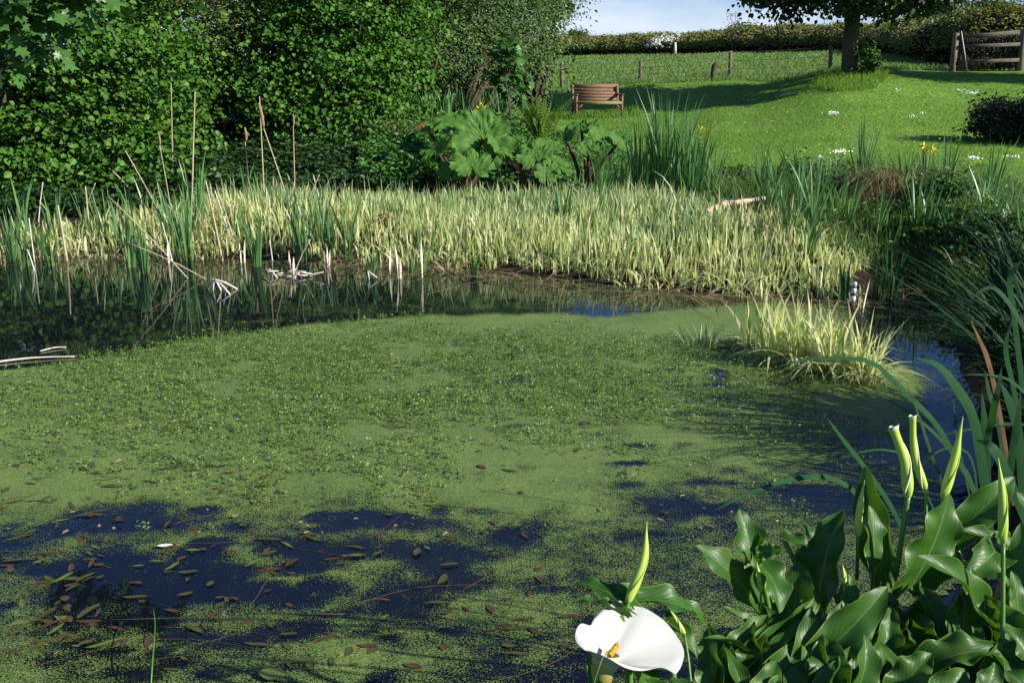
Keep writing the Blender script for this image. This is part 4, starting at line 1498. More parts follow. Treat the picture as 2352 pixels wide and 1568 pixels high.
fern(1705, 420, 13, .45, 'bright fern on the bank behind the upright cattail clump')
fern(2110, 560, 12, .4, 'fern low on the right bank under the brown sedge')
fern(2215, 520, 12, .45, 'fern on the right bank beside the dark cattail clump')
fern(2160, 470, 12, .42, 'fern at the lawn edge right of the brown sedge')

# brown sedge tussock
P = G(2045, 480)
e = empty('sedge_tussock', P, 'large reddish brown dead sedge tussock on the right bank', 'sedge')
n = 420
a = U(0, 6.3, n)
r = .28 * np.sqrt(rng.random(n))
V, F = blades(P[None] + np.stack([r * np.cos(a), r * np.sin(a), 0 * a], 1), U(.35, .72, n), U(.006, .012, n), a, U(.1, .9, n), U(0, .4, n), 5)
mesh('upright_blades', V, F, M['brown_sedge'], e)
n = 260
a = rng.normal(-2.3, .7, n)
V, F = blades(P[None] + np.stack([rng.normal(-.15, .15, n), rng.normal(-.2, .1, n), U(.02, .3, n)], 1), U(.35, .6, n), U(.006, .011, n), a, U(.7, 1.5, n), U(.7, 1.2, n), 6)
mesh('drooping_blades', V, F, M['thatch'], e)

# ------------------------------------------------------------------ gunnera
def gun_leaf(c, stalk_base, Rm, n_dir, up_dir, parent, seed):
    """big lobed, puckered leaf: c centre, n_dir facing, up_dir towards its far lobe"""
    nrv = nrm(np.asarray(n_dir, float))
    upv = np.asarray(up_dir, float)
    upv = nrm(upv - nrv * (upv @ nrv))
    sdv = np.cross(upv, nrv)
    NT, NR = 97, 12
    V, uv = [], []
    th = np.linspace(-math.pi * .93, math.pi * .93, NT)
    rs_ = np.random.default_rng(seed)
    ph = rs_.uniform(0, 6)
    lob = np.abs(np.cos(th * 3.6))
    for i in range(NT):
        edge_ = Rm * (.74 + .26 * lob[i] ** .6) * (1 + .05 * math.sin(th[i] * 31 + ph) + .03 * math.sin(th[i] * 53)) * (1.0 - .12 * abs(th[i]) / 3)
        for j in range(NR):
            q = j / (NR - 1)
            rr = edge_ * q
            ridge = .085 * Rm * (lob[i] - .5) * q ** 1.1 + .02 * Rm * math.sin(th[i] * 22 + q * 9) * q + .02 * Rm * math.sin(q * 16 + th[i] * 5)
            cup = .20 * Rm * q ** 1.5 - .33 * Rm * max(0, q - .68) ** 1.2 * (1 + .8 * math.sin(th[i] * 9 + ph))
            V.append(c + upv * rr * math.cos(th[i]) + sdv * rr * math.sin(th[i]) + nrv * (cup + ridge))
            lt = ((th[i] * 3.6 / math.pi) % 1.0)
            uv.append((lt, q))
    q_ = [(i * NR + j, (i + 1) * NR + j, (i + 1) * NR + j + 1, i * NR + j + 1) for i in range(NT - 1) for j in range(NR - 1)]
    mesh('leaf', np.array(V), np.array(q_), M['gunnera'], parent, smooth=True, uv=np.array(uv))
    b0 = np.asarray(stalk_base, float)
    mesh('stalk', *tube(bez([b0, (b0 + c) / 2 + (c - b0) * .0 + [0, 0, .08], c], 8), np.linspace(.038, .022, 8), 7), M['red_stalk'], parent, smooth=True)


def gunnera(u, vb, label, lv):
    P = G(u, vb)
    e = empty('gunnera_plant', P, label, 'gunnera', 'giant leaved gunnera plants on the far bank')
    for i, (lu, lvv, dd, rp, nd) in enumerate(lv):
        D = P[1] + dd
        c = at_depth(lu, lvv, D)
        gun_leaf(c, P + [rng.normal(0, .12), rng.normal(0, .1), -.05], .86 * rp * D / FPX, nd, (nd[0] * -.3, .6, .8), e, int(lu))
    return e


gunnera(1060, 455, 'largest giant leaved gunnera at the left with one upright leaf facing the pond',
        [(1050, 290, .9, 84, (-.1, -.35, 1)), (1108, 325, .5, 92, (.15, -.95, .45)), (1005, 345, .2, 52, (-.5, -.5, .8)), (1085, 385, -.2, 66, (.1, -.6, .9)), (1150, 345, .4, 58, (.6, -.3, .8)), (1040, 395, -.1, 48, (-.3, -.7, .8)), (985, 300, .8, 42, (-.5, -.2, 1))])
gunnera(1225, 455, 'middle gunnera with smaller lobed leaves over red stalks',
        [(1232, 365, .0, 58, (0, -.7, .8)), (1285, 385, -.1, 46, (.4, -.5, .9)), (1190, 355, .2, 42, (-.5, -.4, .9)), (1260, 335, .5, 44, (.2, -.3, 1)), (1255, 400, -.3, 38, (.2, -.9, .6))])
gunnera(1350, 450, 'right gunnera with jagged leaves in front of the bench',
        [(1335, 298, .7, 52, (-.2, -.3, 1)), (1385, 318, .4, 52, (.4, -.5, .9)), (1300, 318, .4, 40, (-.5, -.5, .8)), (1420, 330, .3, 36, (.6, -.4, .8)), (1350, 350, 0, 40, (.1, -.8, .7))])

# ------------------------------------------------------------------ bench
P = G(1371, 268)
BR = R(8)                                      # it faces a little to the right of the camera
e = empty('garden_bench', P, 'brown slatted wooden bench on the lawn in front of the tree shadow', 'bench')
BW, BH = 1.48, .90
ca, sa = math.cos(BR), math.sin(BR)


def bb(cx, cy, cz, sx, sy, sz, rx=0.0):
    """box in the bench's own frame: x along the seat, -y to the front"""
    c = P + np.array([cx * ca - cy * sa, cx * sa + cy * ca, cz])
    return box(c, (sx, sy, sz), BR, rx)


tilt = -.18
back = [bb(0, .24 + .05 * i, .50 + .09 * i, BW - .16, .022, .075, tilt) for i in range(4)]
V, F = cat_geo(back)
bk = mesh('backrest', V, F, M['bench'], e)
V, F = bb(0, .45, .885, BW + .02, .05, .115, tilt)
mesh('top_rail', V, F, M['bench'], bk)
V, F = cat_geo([bb(0, -.24 + .105 * i, .435, BW - .06, .09, .03) for i in range(5)])
mesh('seat', V, F, M['moss'], e)
V, F = bb(0, -.295, .40, BW - .1, .025, .08)
mesh('front_rail', V, F, M['moss'], e)
for sx in (-1, 1):
    V, F = bb(sx * (BW / 2 - .04), -.27, .32, .07, .07, .62)
    mesh('leg', V, F, M['bench'], e)
    V, F = bb(sx * (BW / 2 - .04), .30, .45, .07, .08, .90, tilt)
    mesh('leg', V, F, M['bench'], e)
    V, F = cat_geo([bb(sx * (BW / 2 - .04), -.03, .645, .10, .64, .04)])
    mesh('armrest', V, F, M['gate'], e)
    V, F = cat_geo([bb(sx * (BW / 2 - .04), -.02, .36, .04, .5, .07)])
    mesh('side_rail', V, F, M['bench'], e)
    c0 = P + np.array([sx * (BW / 2 - .06) * ca + .27 * sa, sx * (BW / 2 - .06) * sa - .27 * ca, .22])
    c1 = P + np.array([sx * (BW / 2 - .24) * ca + .27 * sa, sx * (BW / 2 - .24) * sa - .27 * ca, .37])
    mesh('brace', *tube([c0, c1], .03, 4), M['bench'], e)

# ------------------------------------------------------------------ wire fence
posts = [(1290, 208, 155), (1470, 184, 140), (1676, 176, 122), (1907, 165, 110)]
pp = [at_depth(u, v, d_) for (u, v, _), d_ in zip(posts, (40, 40, 40, 35))]
for q in pp:
    q[2] = height(q[0], q[1])[0]
e = empty('wire_fence', pp[0], 'post and wire fence between the lawn and the field', 'fence')
tops = []
for (u, vb, vt), q in zip(posts, pp):
    h = (vb - vt) * q[1] / FPX * 1.02
    lx = U(-.06, .06)
    T = q + np.array([lx, 0, h])
    tops.append((q, T))
    V, F = tube([q - [0, 0, .1], (q + T) / 2, T - [0, 0, .02], T], [.075, .07, .068, .05], 8)
    mesh('post', V, F, M['post'], e)
for k, f in enumerate((.3, .62, .95)):
    parts = []
    for i in range(len(tops) - 1):
        A = tops[i][0] + (tops[i][1] - tops[i][0]) * f - [0, .08, 0]
        B = tops[i + 1][0] + (tops[i + 1][1] - tops[i + 1][0]) * f - [0, .08, 0]
        parts.append(tube([A, (A + B) / 2 - [0, 0, .03], B], .007, 4))
    V, F = cat_geo(parts)
    mesh('wire', V, F, M['wire'], e)
q = at_depth(1636, 178, 39.2)
q[2] = height(q[0], q[1])[0]
setp(mesh('tree_stump', *tube([q - [0, 0, .1], q + [0, 0, .25], q + [.05, 0, .5], q + [.12, 0, .62]], [.09, .07, .09, .03], 7), M['bark'], origin=q), 'small dark stump against the sunny field left of a fence post', 'stump')

# ------------------------------------------------------------------ gate at right
D = 36.5
A0 = at_depth(2187, 166, D)
A1 = at_depth(2342, 164, D)
z0 = height(A0[0], A0[1])[0]
z1 = height(A1[0], A1[1])[0]
e = empty('wooden_gate', ((A0[0] + A1[0]) / 2, D, z0), 'grey wooden rail gate by the hedge at the right edge', 'gate')
tz = lambda u, v: at_depth(u, v, D)
for u, vt, r in ((2187, 76, .075), (2341, 66, .10)):
    q = tz(u, 166)
    zt = tz(u, vt)[2]
    zb = height(q[0], q[1])[0] - .1
    V, F = box((q[0], D, (zb + zt) / 2), (r * 2, r * 2, zt - zb), 0.2)
    mesh('gate_post', V, F, M['post'], e)
for (va, vb, hgt) in ((86, 74, .13), (108, 102, .12), (143, 138, .12)):
    A, B = tz(2200, va), tz(2340, vb)
    A[1] -= .09
    B[1] -= .09
    L_ = np.linalg.norm(B - A)
    V, F = box((0, 0, 0), (L_, .04, hgt))
    an = math.atan2(B[2] - A[2], B[0] - A[0])
    x_, z_ = V[:, 0] * math.cos(an) - V[:, 2] * math.sin(an), V[:, 0] * math.sin(an) + V[:, 2] * math.cos(an)
    V = np.stack([x_, V[:, 1], z_], 1) + (A + B) / 2
    mesh('rail', V, F, M['gate'], e)
# wattle of twigs filling the gate
parts = []
for k in range(420):
    q = tz(U(2200, 2340), U(100, 168))
    q[1] += U(.08, .3)
    parts.append(tube([q, q + [rng.normal(0, .12), U(-.05, .05), U(.15, .5)]], U(.01, .022), 4))
V, F = cat_geo(parts)
mesh('brushwood', V, F, M['bark'], e)
c_, r_, n_ = bl(2280, 122, 37.6, 95, 46, .35, 60)
c_[2] -= .1
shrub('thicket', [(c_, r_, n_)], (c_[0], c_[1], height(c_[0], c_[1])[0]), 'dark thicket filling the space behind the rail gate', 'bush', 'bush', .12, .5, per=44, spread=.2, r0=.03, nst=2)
q = tz(2199, 171)
q[1] -= .8
q[2] = height(q[0], q[1])[0]
T = at_depth(2208, 72, D - .6)
setp(mesh('leaning_cane', *tube([q, (q + T) / 2, T], [.022, .02, .016], 6), M['white_stick'], origin=q), 'thin pale cane leaning in front of the left gate post', 'cane')
q = at_depth(2148, 140, 42)
q[2] = height(q[0], q[1])[0]
T = at_depth(2150, 66, 42)
setp(mesh('fence_post', *tube([q, (q + T) / 2, T], [.1, .09, .08], 8), M['bark'], origin=q), 'dark wooden post in hedge shade left of the gate', 'post')

# ------------------------------------------------------------------ field tree
D = 33.0
B = at_depth(1950, 168, D)
B[2] = height(B[0], B[1])[0]
e = empty('field_tree', B, 'spreading dark tree with a stout trunk at the edge of the field', 'tree')
parts = [tube(bez([B - [0, 0, .2], B + [0, 0, .15], B + [-.03, 0, 1.0], B + [-.02, 0, 2.0], B + [0, 0, 3.4], B + [.1, 0, 5.2]], 18), .84 * np.array([.50, .40, .345, .32, .31, .30, .295, .29, .29, .28, .27, .25, .22, .19, .16, .13, .1, .07]), 12)]
for k in range(11):
    a = k / 11 * 6.28 + U(-.2, .2)
    z0 = U(1.7, 3.0)
    s_b = B + [0, 0, z0]
    tp_b = B + np.array([math.cos(a) * U(2.2, 3.8), math.sin(a) * U(1.8, 3.4), z0 + U(.3, 2.2)])
    parts.append(tube(bez([s_b, (s_b + tp_b) / 2 + [0, 0, .45], tp_b], 8), np.linspace(.10, .02, 8), 6))
V, F = cat_geo(parts)
mesh('trunk', V, F, M['trunk'], e, smooth=True)
parts = []
for (du, dy, dz, rx, ry, rz, cnt) in [(-2.3, -.2, 3.0, 1.6, 2.0, .8, 100), (1.9, 0, 3.1, 1.7, 2.0, .8, 90), (-.2, -.9, 2.9, 2.2, 1.6, .8, 100), (.4, -2.7, 2.7, 2.6, 1.5, .65, 110), (0, -.1, 4.6, 3.4, 3.0, 1.5, 220), (.2, -.1, 6.2, 2.6, 2.5, 1.2, 110), (-3.0, .5, 3.6, 1.3, 1.4, .7, 50), (3.0, .3, 3.4, 1.2, 1.4, .6, 40)]:
    c = B + np.array([du * .9, dy, dz * .86])
    r = np.array([rx * .9, ry * .9, rz * .9])
    Pn = ell_points(c, r, cnt, .3)
    parts.append(crown_geo(Pn, (c, r), 44, .33, .16, .75, .45, .8, .6, .25))
V, F = cat_geo(parts)
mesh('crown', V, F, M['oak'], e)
# suckers at its foot
q = at_depth(1992, 166, 32.6)
q[2] = height(q[0], q[1])[0]
shrub('ivy_bush', [((q[0], q[1], q[2] + .55), (.28, .25, .6), 14), ((q[0] + .1, q[1], q[2] + .2), (.4, .3, .3), 10)], q, 'small leafy bush at the right foot of the field tree', 'bush', 'hedge_green', .12, .8, per=30, spread=.14, r0=.02, nst=1)
# a neighbour of the field tree, outside the frame: only its shade reaches the lawn
q = np.array([25.5, 29.8, 0.0])
q[2] = height(q[0], q[1])[0]
shrub('roadside_tree', [((q[0], q[1], q[2] + 7.0), (3.2, 1.8, 1.6), 150)], q, 'leafy tree beyond the right edge that shades the lawn by the gate', 'tree', 'oak', .22, .75, per=40, spread=.4, r0=.2, nst=3)

# ------------------------------------------------------------------ hedges
def hedge(path, thick, label, n, mat, name='field_hedge', Ln=.17, group=None, core=True):
    """path: list of (u, v of foot, v of top, depth)"""
    us = np.array([p_[0] for p_ in path], float)
    uu = np.linspace(us[0], us[-1], 90)
    vb = np.interp(uu, us, [p_[1] for p_ in path])
    vt = np.interp(uu, us, [p_[2] for p_ in path])
    dd = np.interp(uu, us, [p_[3] for p_ in path])
    base = np.array([at_depth(a, b_, c_) for a, b_, c_ in zip(uu, vb, dd)])
    base[:, 2] = height(base[:, 0], base[:, 1])
    top = np.array([at_depth(a, b_, c_)[2] for a, b_, c_ in zip(uu, vt, dd)])
    hh_ = np.maximum(top - base[:, 2], .5)
    hh_ = hh_ * (1 + .16 * (fbm(uu / 26, uu * 0 + 3, 71) - .5) * 2)
    e_ = empty(name, base[len(base) // 2], label, 'hedge', group)
    tan_ = nrm(np.gradient(base[:, :2], axis=0))
    prof = np.array([(-.34, -.1), (-.42, .12), (-.48, .26), (-.72, .36), (-.70, .55), (-.42, .80), (-.05, .97), (.3, .9), (.55, .6), (.5, -.1)])
    ts = np.linspace(0, 1, len(prof))

    def sec(f, q):
        yy = np.interp(q, ts, prof[:, 0])
        zz = np.interp(q, ts, prof[:, 1])
        k = f * (len(uu) - 1)
        ki = np.arange(len(uu))
        bx_ = np.interp(k, ki, base[:, 0])
        by_ = np.interp(k, ki, base[:, 1])
        bz_ = np.interp(k, ki, base[:, 2])
        h_ = np.interp(k, ki, hh_)
        bul = 1 + .35 * (fbm(bx_ * 1.1, zz * 2.2 + yy, 61) - .5)
        tx_, ty_ = np.interp(k, ki, tan_[:, 0]), np.interp(k, ki, tan_[:, 1])
        return bx_ - ty_ * yy * thick * bul, by_ + tx_ * yy * thick * bul, bz_ + zz * h_ * (.9 + .2 * bul * .5)
    if core:
        NS, NQ = 140, 12
        f, q = np.meshgrid(np.linspace(0, 1, NS), np.linspace(0, 1, NQ), indexing='ij')
        x_, y_, z_ = sec(f.ravel(), q.ravel())
        V = np.stack([x_, y_ * 1.0 + .1, z_ - .1], 1) + rng.normal(0, .04, (NS * NQ, 3))
        Fc = np.array([(i * NQ + j, i * NQ + j + 1, (i + 1) * NQ + j + 1, (i + 1) * NQ + j) for i in range(NS - 1) for j in range(NQ - 1)])
        mesh('woody_core', V, Fc, M['core'], e_, smooth=True)
    f = rng.random(n)
    q = rng.choice([0, 1], n, p=[.12, .88]) * U(.3, .85, n)
    q = np.where(q == 0, U(.05, .33, n), q)
    x_, y_, z_ = sec(f, q)
    ns = np.where(q < .35, .35, 1)
    pt = np.stack([x_, y_, z_], 1) + rng.normal(0, .10, (n, 3))
    nr = np.stack([rng.normal(0, .6, n), np.where(q < .6, -.8, .2) + rng.normal(0, .5, n), np.where(q > .4, .8, .0) + rng.normal(0, .5, n)], 1) + SUNV * .6
    az_ = U(0, 6.3, n)
    Lv = U(.6, 1.3, n) * Ln
    V, F = leaves(pt, np.stack([np.cos(az_), np.sin(az_), U(-.4, .8, n)], 1), nr, Lv, Lv * .45)
    mesh('foliage', V, F, M[mat], e_)
    # upright shoots along the top
    m = n // 16
    f = rng.random(m)
    x_, y_, z_ = sec(f, U(.6, .78, m))
    V, F = blades(np.stack([x_, y_, z_ - .1], 1), U(.12, .45, m) * 1.0, .035, U(0, 6.3, m), U(0, .7, m), 0, 3)
    mesh('shoots', V, F, M['hedge_green'], e_)
    return e_


hedge([(1240, 131, 92, 75), (1400, 129, 86, 74), (1560, 127, 80, 72), (1700, 123, 66, 68), (1850, 120, 60, 64), (1960, 118, 58, 61), (2060, 120, 52, 57)], 2.2, 'long brown green field hedge on the skyline behind the fence', 30000, 'hedge', group='hedges round the field')
hedge([(2040, 124, 56, 56), (2120, 134, 40, 48), (2175, 150, 28, 41.5), (2300, 156, 16, 39.5), (2420, 152, 2, 39.2), (2600, 148, -12, 39)], 2.0, 'taller overgrown hedge behind the gate at right', 22000, 'hedge', group='hedges round the field', Ln=.14)


def bush(name, blobs, base, label, cat, mat, Ln, Wr, **kw):
    return shrub(name, blobs, base, label, cat, mat, Ln, Wr, **kw)


bush('hawthorn_bush', [bl(1530, 94, 71, 26, 9, .5, 20), bl(1505, 98, 71, 14, 5, .4, 8), bl(1552, 92, 71, 12, 6, .4, 8)], at_depth(1530, 127, 71.3), 'white flowering hawthorn in the skyline hedge', 'bush', 'blossom', .16, .9, per=34, spread=.22, nst=1)
bush('round_bush', [bl(1706, 70, 70, 28, 12, 1.0, 26)], at_depth(1706, 118, 70), 'rounded green bush on top of the skyline hedge', 'bush', 'hedge_green', .2, .7, per=40, spread=.3, nst=1)
bush('round_bush', [bl(1325, 84, 78, 26, 12, .9, 26), bl(1300, 92, 77, 20, 12, .9, 16)], at_depth(1325, 122, 78), 'green bush at the left end of the skyline hedge', 'bush', 'hedge_green', .2, .7, per=40, spread=.3, nst=1)
bush('hedge_sapling', [bl(1684, 42, 66, 17, 16, .5, 9), bl(1680, 60, 66, 12, 10, .4, 5)], at_depth(1686, 118, 66), 'thin leafless looking sapling against the sky above the hedge', 'sapling', 'willow', .10, .5, per=16, spread=.18, r0=.03, nst=5)
bush('elder_bush', [bl(2170, 32, 48, 26, 16, .7, 26), bl(2110, 42, 50, 26, 10, .6, 16)], at_depth(2160, 120, 48), 'fresh green bush on the hedge beside the field tree crown', 'bush', 'hedge_green', .16, .6, per=36, spread=.24, nst=1)
bush('elder_bush', [bl(2290, 18, 44, 60, 14, .7, 44), bl(2222, 22, 46, 20, 16, .5, 16)], at_depth(2290, 120, 44), 'leafy green bush on the hedge above the gate', 'bush', 'hedge_green', .15, .6, per=36, spread=.22, nst=1)
q0, q1 = at_depth(1551, 127, 69), at_depth(1551, 98, 69)
q0[2] = height(q0[0], q0[1])[0]
setp(mesh('pale_post', *tube([q0, (q0 + q1) / 2, q1], [.09, .085, .07], 7), M['white_stick'], origin=q0), 'short pale post below the white hawthorn', 'post')

# clipped dark bush at right
q = G(2325, 333)
q = q + [0.05, .6, 0]
q[2] = height(q[0], q[1])[0]
s_ = q[1] / FPX
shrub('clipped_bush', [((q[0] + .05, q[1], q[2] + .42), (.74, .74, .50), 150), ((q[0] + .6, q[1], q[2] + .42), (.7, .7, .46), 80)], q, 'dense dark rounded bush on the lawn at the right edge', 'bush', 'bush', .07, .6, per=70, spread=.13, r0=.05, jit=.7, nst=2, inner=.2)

q = np.array([12.6, 19.5, 0.0])
q[2] = height(q[0], q[1])[0]
shrub('laurel_shrub', [((q[0], q[1], q[2] + 1.3), (.9, .9, 1.2), 150)], q, 'tall dark shrub beyond the right edge behind the rounded bush', 'shrub', 'bush', .1, .55, per=50, spread=.2, r0=.05, nst=3, inner=.2)

# ------------------------------------------------------------------ grass
def grass(polyuv, n, h, wd, mat, label, name, bias=1.6, lean=(.1, .9), clump=0):
    P = np.array([G(u, v)[:2] for u, v in polyuv])
    a, b_ = P[:, 1].min(), P[:, 1].max()
    y = a * (b_ / a) ** rng.random(n * 3)                      # thinner with distance
    x = U(P[:, 0].min(), P[:, 0].max(), n * 3)
    k = in_poly(x, y, P)
    x, y = x[k][:n], y[k][:n]
    m = len(x)
    z = height(x, y)
    hs = U(h[0], h[1], m) * (.6 + .8 * fbm(x * .6, y * .6, 15))
    sc = np.clip(y / 24, .7, 3.0)
    V, F = blades(np.stack([x, y, z - .01], 1), hs, U(wd[0], wd[1], m) * sc, U(0, 6.3, m), U(lean[0], lean[1], m), U(0, .3, m), 2, None, .5)
    return setp(mesh(name, V, F, M[mat]), label, 'grass', kind='stuff')


grass([(1180, 300), (1300, 400), (1650, 420), (1900, 420), (2352, 470), (2600, 470), (2600, 172), (2180, 172), (1950, 175), (1700, 182), (1480, 190), (1290, 214), (1180, 240)], 90000, (.03, .075), (.008, .014), 'grass', 'short green lawn grass sloping down to the pond', 'lawn_grass')
grass([(1150, 214), (1290, 207), (1480, 183), (1700, 175), (1950, 165), (2180, 160), (2100, 120), (1700, 124), (1500, 128), (1290, 131), (1150, 136)], 60000, (.08, .22), (.010, .018), 'field_grass', 'rough pale grass of the field beyond the fence', 'field_grass')
grass([(1230, 222), (1290, 216), (1480, 192), (1700, 184), (1900, 176), (2060, 172), (2060, 162), (1900, 163), (1700, 173), (1480, 181), (1290, 206), (1230, 212)], 9000, (.08, .2), (.010, .018), 'field_grass', 'long uncut grass under the wire fence', 'long_grass')
grass([(1850, 205), (1920, 215), (2010, 208), (2040, 180), (1990, 166), (1900, 170)], 3000, (.12, .3), (.010, .016), 'grass', 'long bright grass round the foot of the field tree', 'tree_foot_grass')
grass([(1180, 330), (1650, 460), (1950, 470), (2400, 560), (2400, 440), (2200, 415), (1900, 400), (1650, 390), (1300, 330)], 16000, (.08, .3), (.008, .014), 'margin', 'rough grass along the pond bank', 'bank_grass')

grass([(1620, 480), (1750, 500), (1900, 580), (2060, 650), (2200, 690), (2352, 640), (2420, 480), (2200, 415), (1950, 400), (1660, 425)], 15000, (.14, .42), (.007, .013), 'margin', 'tall mixed grasses on the right bank', 'margin_grass', lean=(.1, 1.0))

P_ = G(1371, 268)
n = 900
x, y = P_[0] + U(-1.3, 1.3, n), P_[1] + U(-1.0, .5, n)
V, F = blades(np.stack([x, y, height(x, y)], 1), U(.10, .26, n), U(.012, .02, n), U(0, 6.3, n), U(.1, .6, n), 0, 2)
setp(mesh('bench_grass', V, F, M['grass']), 'longer grass left round the legs of the bench', 'grass', kind='stuff')
grass([(2030, 660), (2100, 720), (2200, 760), (2330, 820), (2460, 800), (2420, 560), (2200, 590), (2040, 620)], 5000, (.10, .34), (.007, .013), 'margin', 'grass fringe at the water edge of the little bay at right', 'bay_grass', lean=(.1, 1.1))
# daisies and buttercups
DZ = []


def daisies(u, v, ru, rv, n, label):
    us = rng.normal(u, ru * .5, n)
    vs = rng.normal(v, rv * .5, n)
    th = np.arange(6) / 6 * 6.283
    for a, b_ in zip(us, vs):
        q = G(a, b_)
        r = U(.010, .020)
        Vd = np.stack([q[0] + r * np.cos(th), q[1] + .5 * r * np.sin(th), q[2] + .085 + .8 * r * np.sin(th)], 1)
        Vd = np.concatenate([Vd, [[q[0], q[1] - .01, q[2] + .09]]])
        DZ.append((Vd, np.array([(6, j, (j + 1) % 6) for j in range(6)])))


for a in [(2062, 214, 10, 4, 9, 'small daisy patch left of the gate on the upper lawn'), (2230, 220, 26, 5, 34, 'densest white daisy patch above the clipped bush'), (2212, 214, 16, 3, 8, 'thin daisy line just above the densest patch'),
          (1912, 270, 24, 5, 30, 'wide daisy patch in the middle of the lawn'), (2095, 275, 10, 4, 12, 'left one of a pair of daisy patches before the bush'), (2118, 268, 8, 3, 9, 'right one of a pair of daisy patches before the bush'),
          (1930, 358, 26, 5, 30, 'daisy patch behind the tall cattails near the pond'), (1885, 372, 8, 2, 6, 'few daisies at the bank left of the tall cattails'), (2235, 374, 22, 4, 24, 'daisy patch below the bush shadow at right'), (2320, 371, 26, 3, 12, 'daisy row at the right edge of the lawn'),
          (1722, 237, 18, 2, 8, 'faint daisies on the edge of the tree shadow')]:
    daisies(*a)
V, F = cat_geo(DZ)
setp(mesh('daisies', V, F, M['daisy']), 'white daisies in scattered patches on the lawn', 'daisies', kind='stuff')
n = 170
us, vs = U(1640, 2352, n), U(215, 400, n)
parts = []
th = np.arange(5) / 5 * 6.283
for a, b_ in zip(us, vs):
    q = G(a, b_)
    r = U(.008, .016)
    Vd = np.stack([q[0] + r * np.cos(th), q[1] + .3 * r * np.sin(th), q[2] + .09 + .8 * r * np.sin(th)], 1)
    parts.append((Vd, np.array([(0, 1, 2), (0, 2, 3), (0, 3, 4)])))
V, F = cat_geo(parts)
setp(mesh('buttercups', V, F, M['petal']), 'scattered yellow buttercups in the lawn', 'buttercups', kind='stuff')

# ------------------------------------------------------------------ dark strap leaved plants on the right bank
GB = 'dark strap leaved clumps on the right bank'
tussock('strap_leaf_clump', (3.15, 5.2, .12), 1100, .42, (.55, 1.15), (.013, .026), M['rush'], 'biggest dark strap leaved clump at the right edge over the water', 'strap plant', GB, (.2, 1.0), (.05, .55), 7, .4)
tussock('strap_leaf_clump', (4.45, 8.0, .2), 420, .5, (.45, 1.0), (.012, .02), M['rush'], 'dark strap leaved clump behind the biggest one', 'strap plant', GB, (.2, .9), (.05, .5), 6, .4)
tussock('strap_leaf_clump', (2.75, 4.3, .1), 320, .26, (.4, .85), (.012, .022), M['rush'], 'dark clump at the right edge in front of the biggest one', 'strap plant', GB, (.2, .9), (.05, .5), 6, .4)
tussock('strap_leaf_clump', (5.3, 9.8, .3), 260, .5, (.4, .85), (.012, .02), M['cattail'], 'lighter strap leaved clump further back on the right bank', 'strap plant', GB, (.2, .9), (.1, .5), 6, .4)
tussock('strap_leaf_clump', (4.55, 9.2, .1), 200, .4, (.2, .5), (.010, .016), M['pale_reed_far'], 'pale grassy clump on the little bay at right', 'strap plant', GB, (.2, .9), (.1, .6), 5, .4)
for (u, v, D, ru, rv, rd, cnt, lab) in [
    (1700, 440, 15.2, 46, 26, .35, 34, 'low bramble mound right of the big cattail stand'),
    (1840, 460, 14.0, 60, 34, .4, 46, 'dark bramble mound behind the end of the fallen log'),
    (1960, 520, 12.2, 66, 44, .45, 66, 'largest dark bramble mound below the brown sedge'),
    (2130, 540, 11.2, 70, 46, .45, 66, 'dark bramble mound right of the brown sedge above the little bay'),
    (2270, 560, 9.6, 80, 56, .45, 76, 'dark bramble mound at the right edge behind the strap leaves'),
]:
    c, r, cnt = bl(u, v, D, ru, rv, rd, cnt)
    hz = height(c[0], c[1])[0]
    r = (r[0], r[1], r[2] * 1.35)
    c[2] = max(hz, 0) + r[2] * .6
    shrub('bramble_bush', [(c, r, cnt)], (c[0], c[1], max(hz, 0)), lab, 'bush', 'bramble', .06, .6, per=42, spread=.11, r0=.012, jit=.6, nst=3, group='bramble mounds on the right bank')
# ------------------------------------------------------------------ foreground strap leaves
def strap(pts, wpx, mat, parent, name='leaf', face=None, n=18):
    """a strap leaf through (u, v, depth) points, tip first"""
    P_ = np.array([at_depth(u, v, d) for u, v, d in pts])
    C_ = bez(P_, n)
    D = C_[:, 1]
    T = nrm(np.gradient(C_, axis=0))
    vw = nrm(C_ - np.array([0, 0, CAMZ]))
    sdv = nrm(np.cross(T, vw))
    fc = nrm(np.array(face if face is not None else (.1, -.4, 1.0), float))
    sdv2 = nrm(np.cross(T, fc))
    sgn = np.sign((sdv * sdv2).sum(1, keepdims=True))
    sdv = nrm(sdv * .65 + sdv2 * sgn * .35)
    nn = np.cross(sdv, T)
    q = np.linspace(0, 1, n)
    wd = wpx * .74 * D / FPX * .5 * np.clip(np.minimum((q / .35) ** .7, 1), .03, 1)
    V, uv = [], []
    for i in range(n):
        for s in (-1, -.5, 0, .5, 1):
            V.append(C_[i] + sdv[i] * s * wd[i] + nn[i] * abs(s) * wd[i] * .05)
            uv.append(((s + 1) / 2, q[i]))
    F = [(i * 5 + j, i * 5 + j + 1, (i + 1) * 5 + j + 1, (i + 1) * 5 + j) for i in range(n - 1) for j in range(4)]
    return mesh(name, np.array(V), np.array(F), M[mat], parent, smooth=True, uv=np.array(uv))


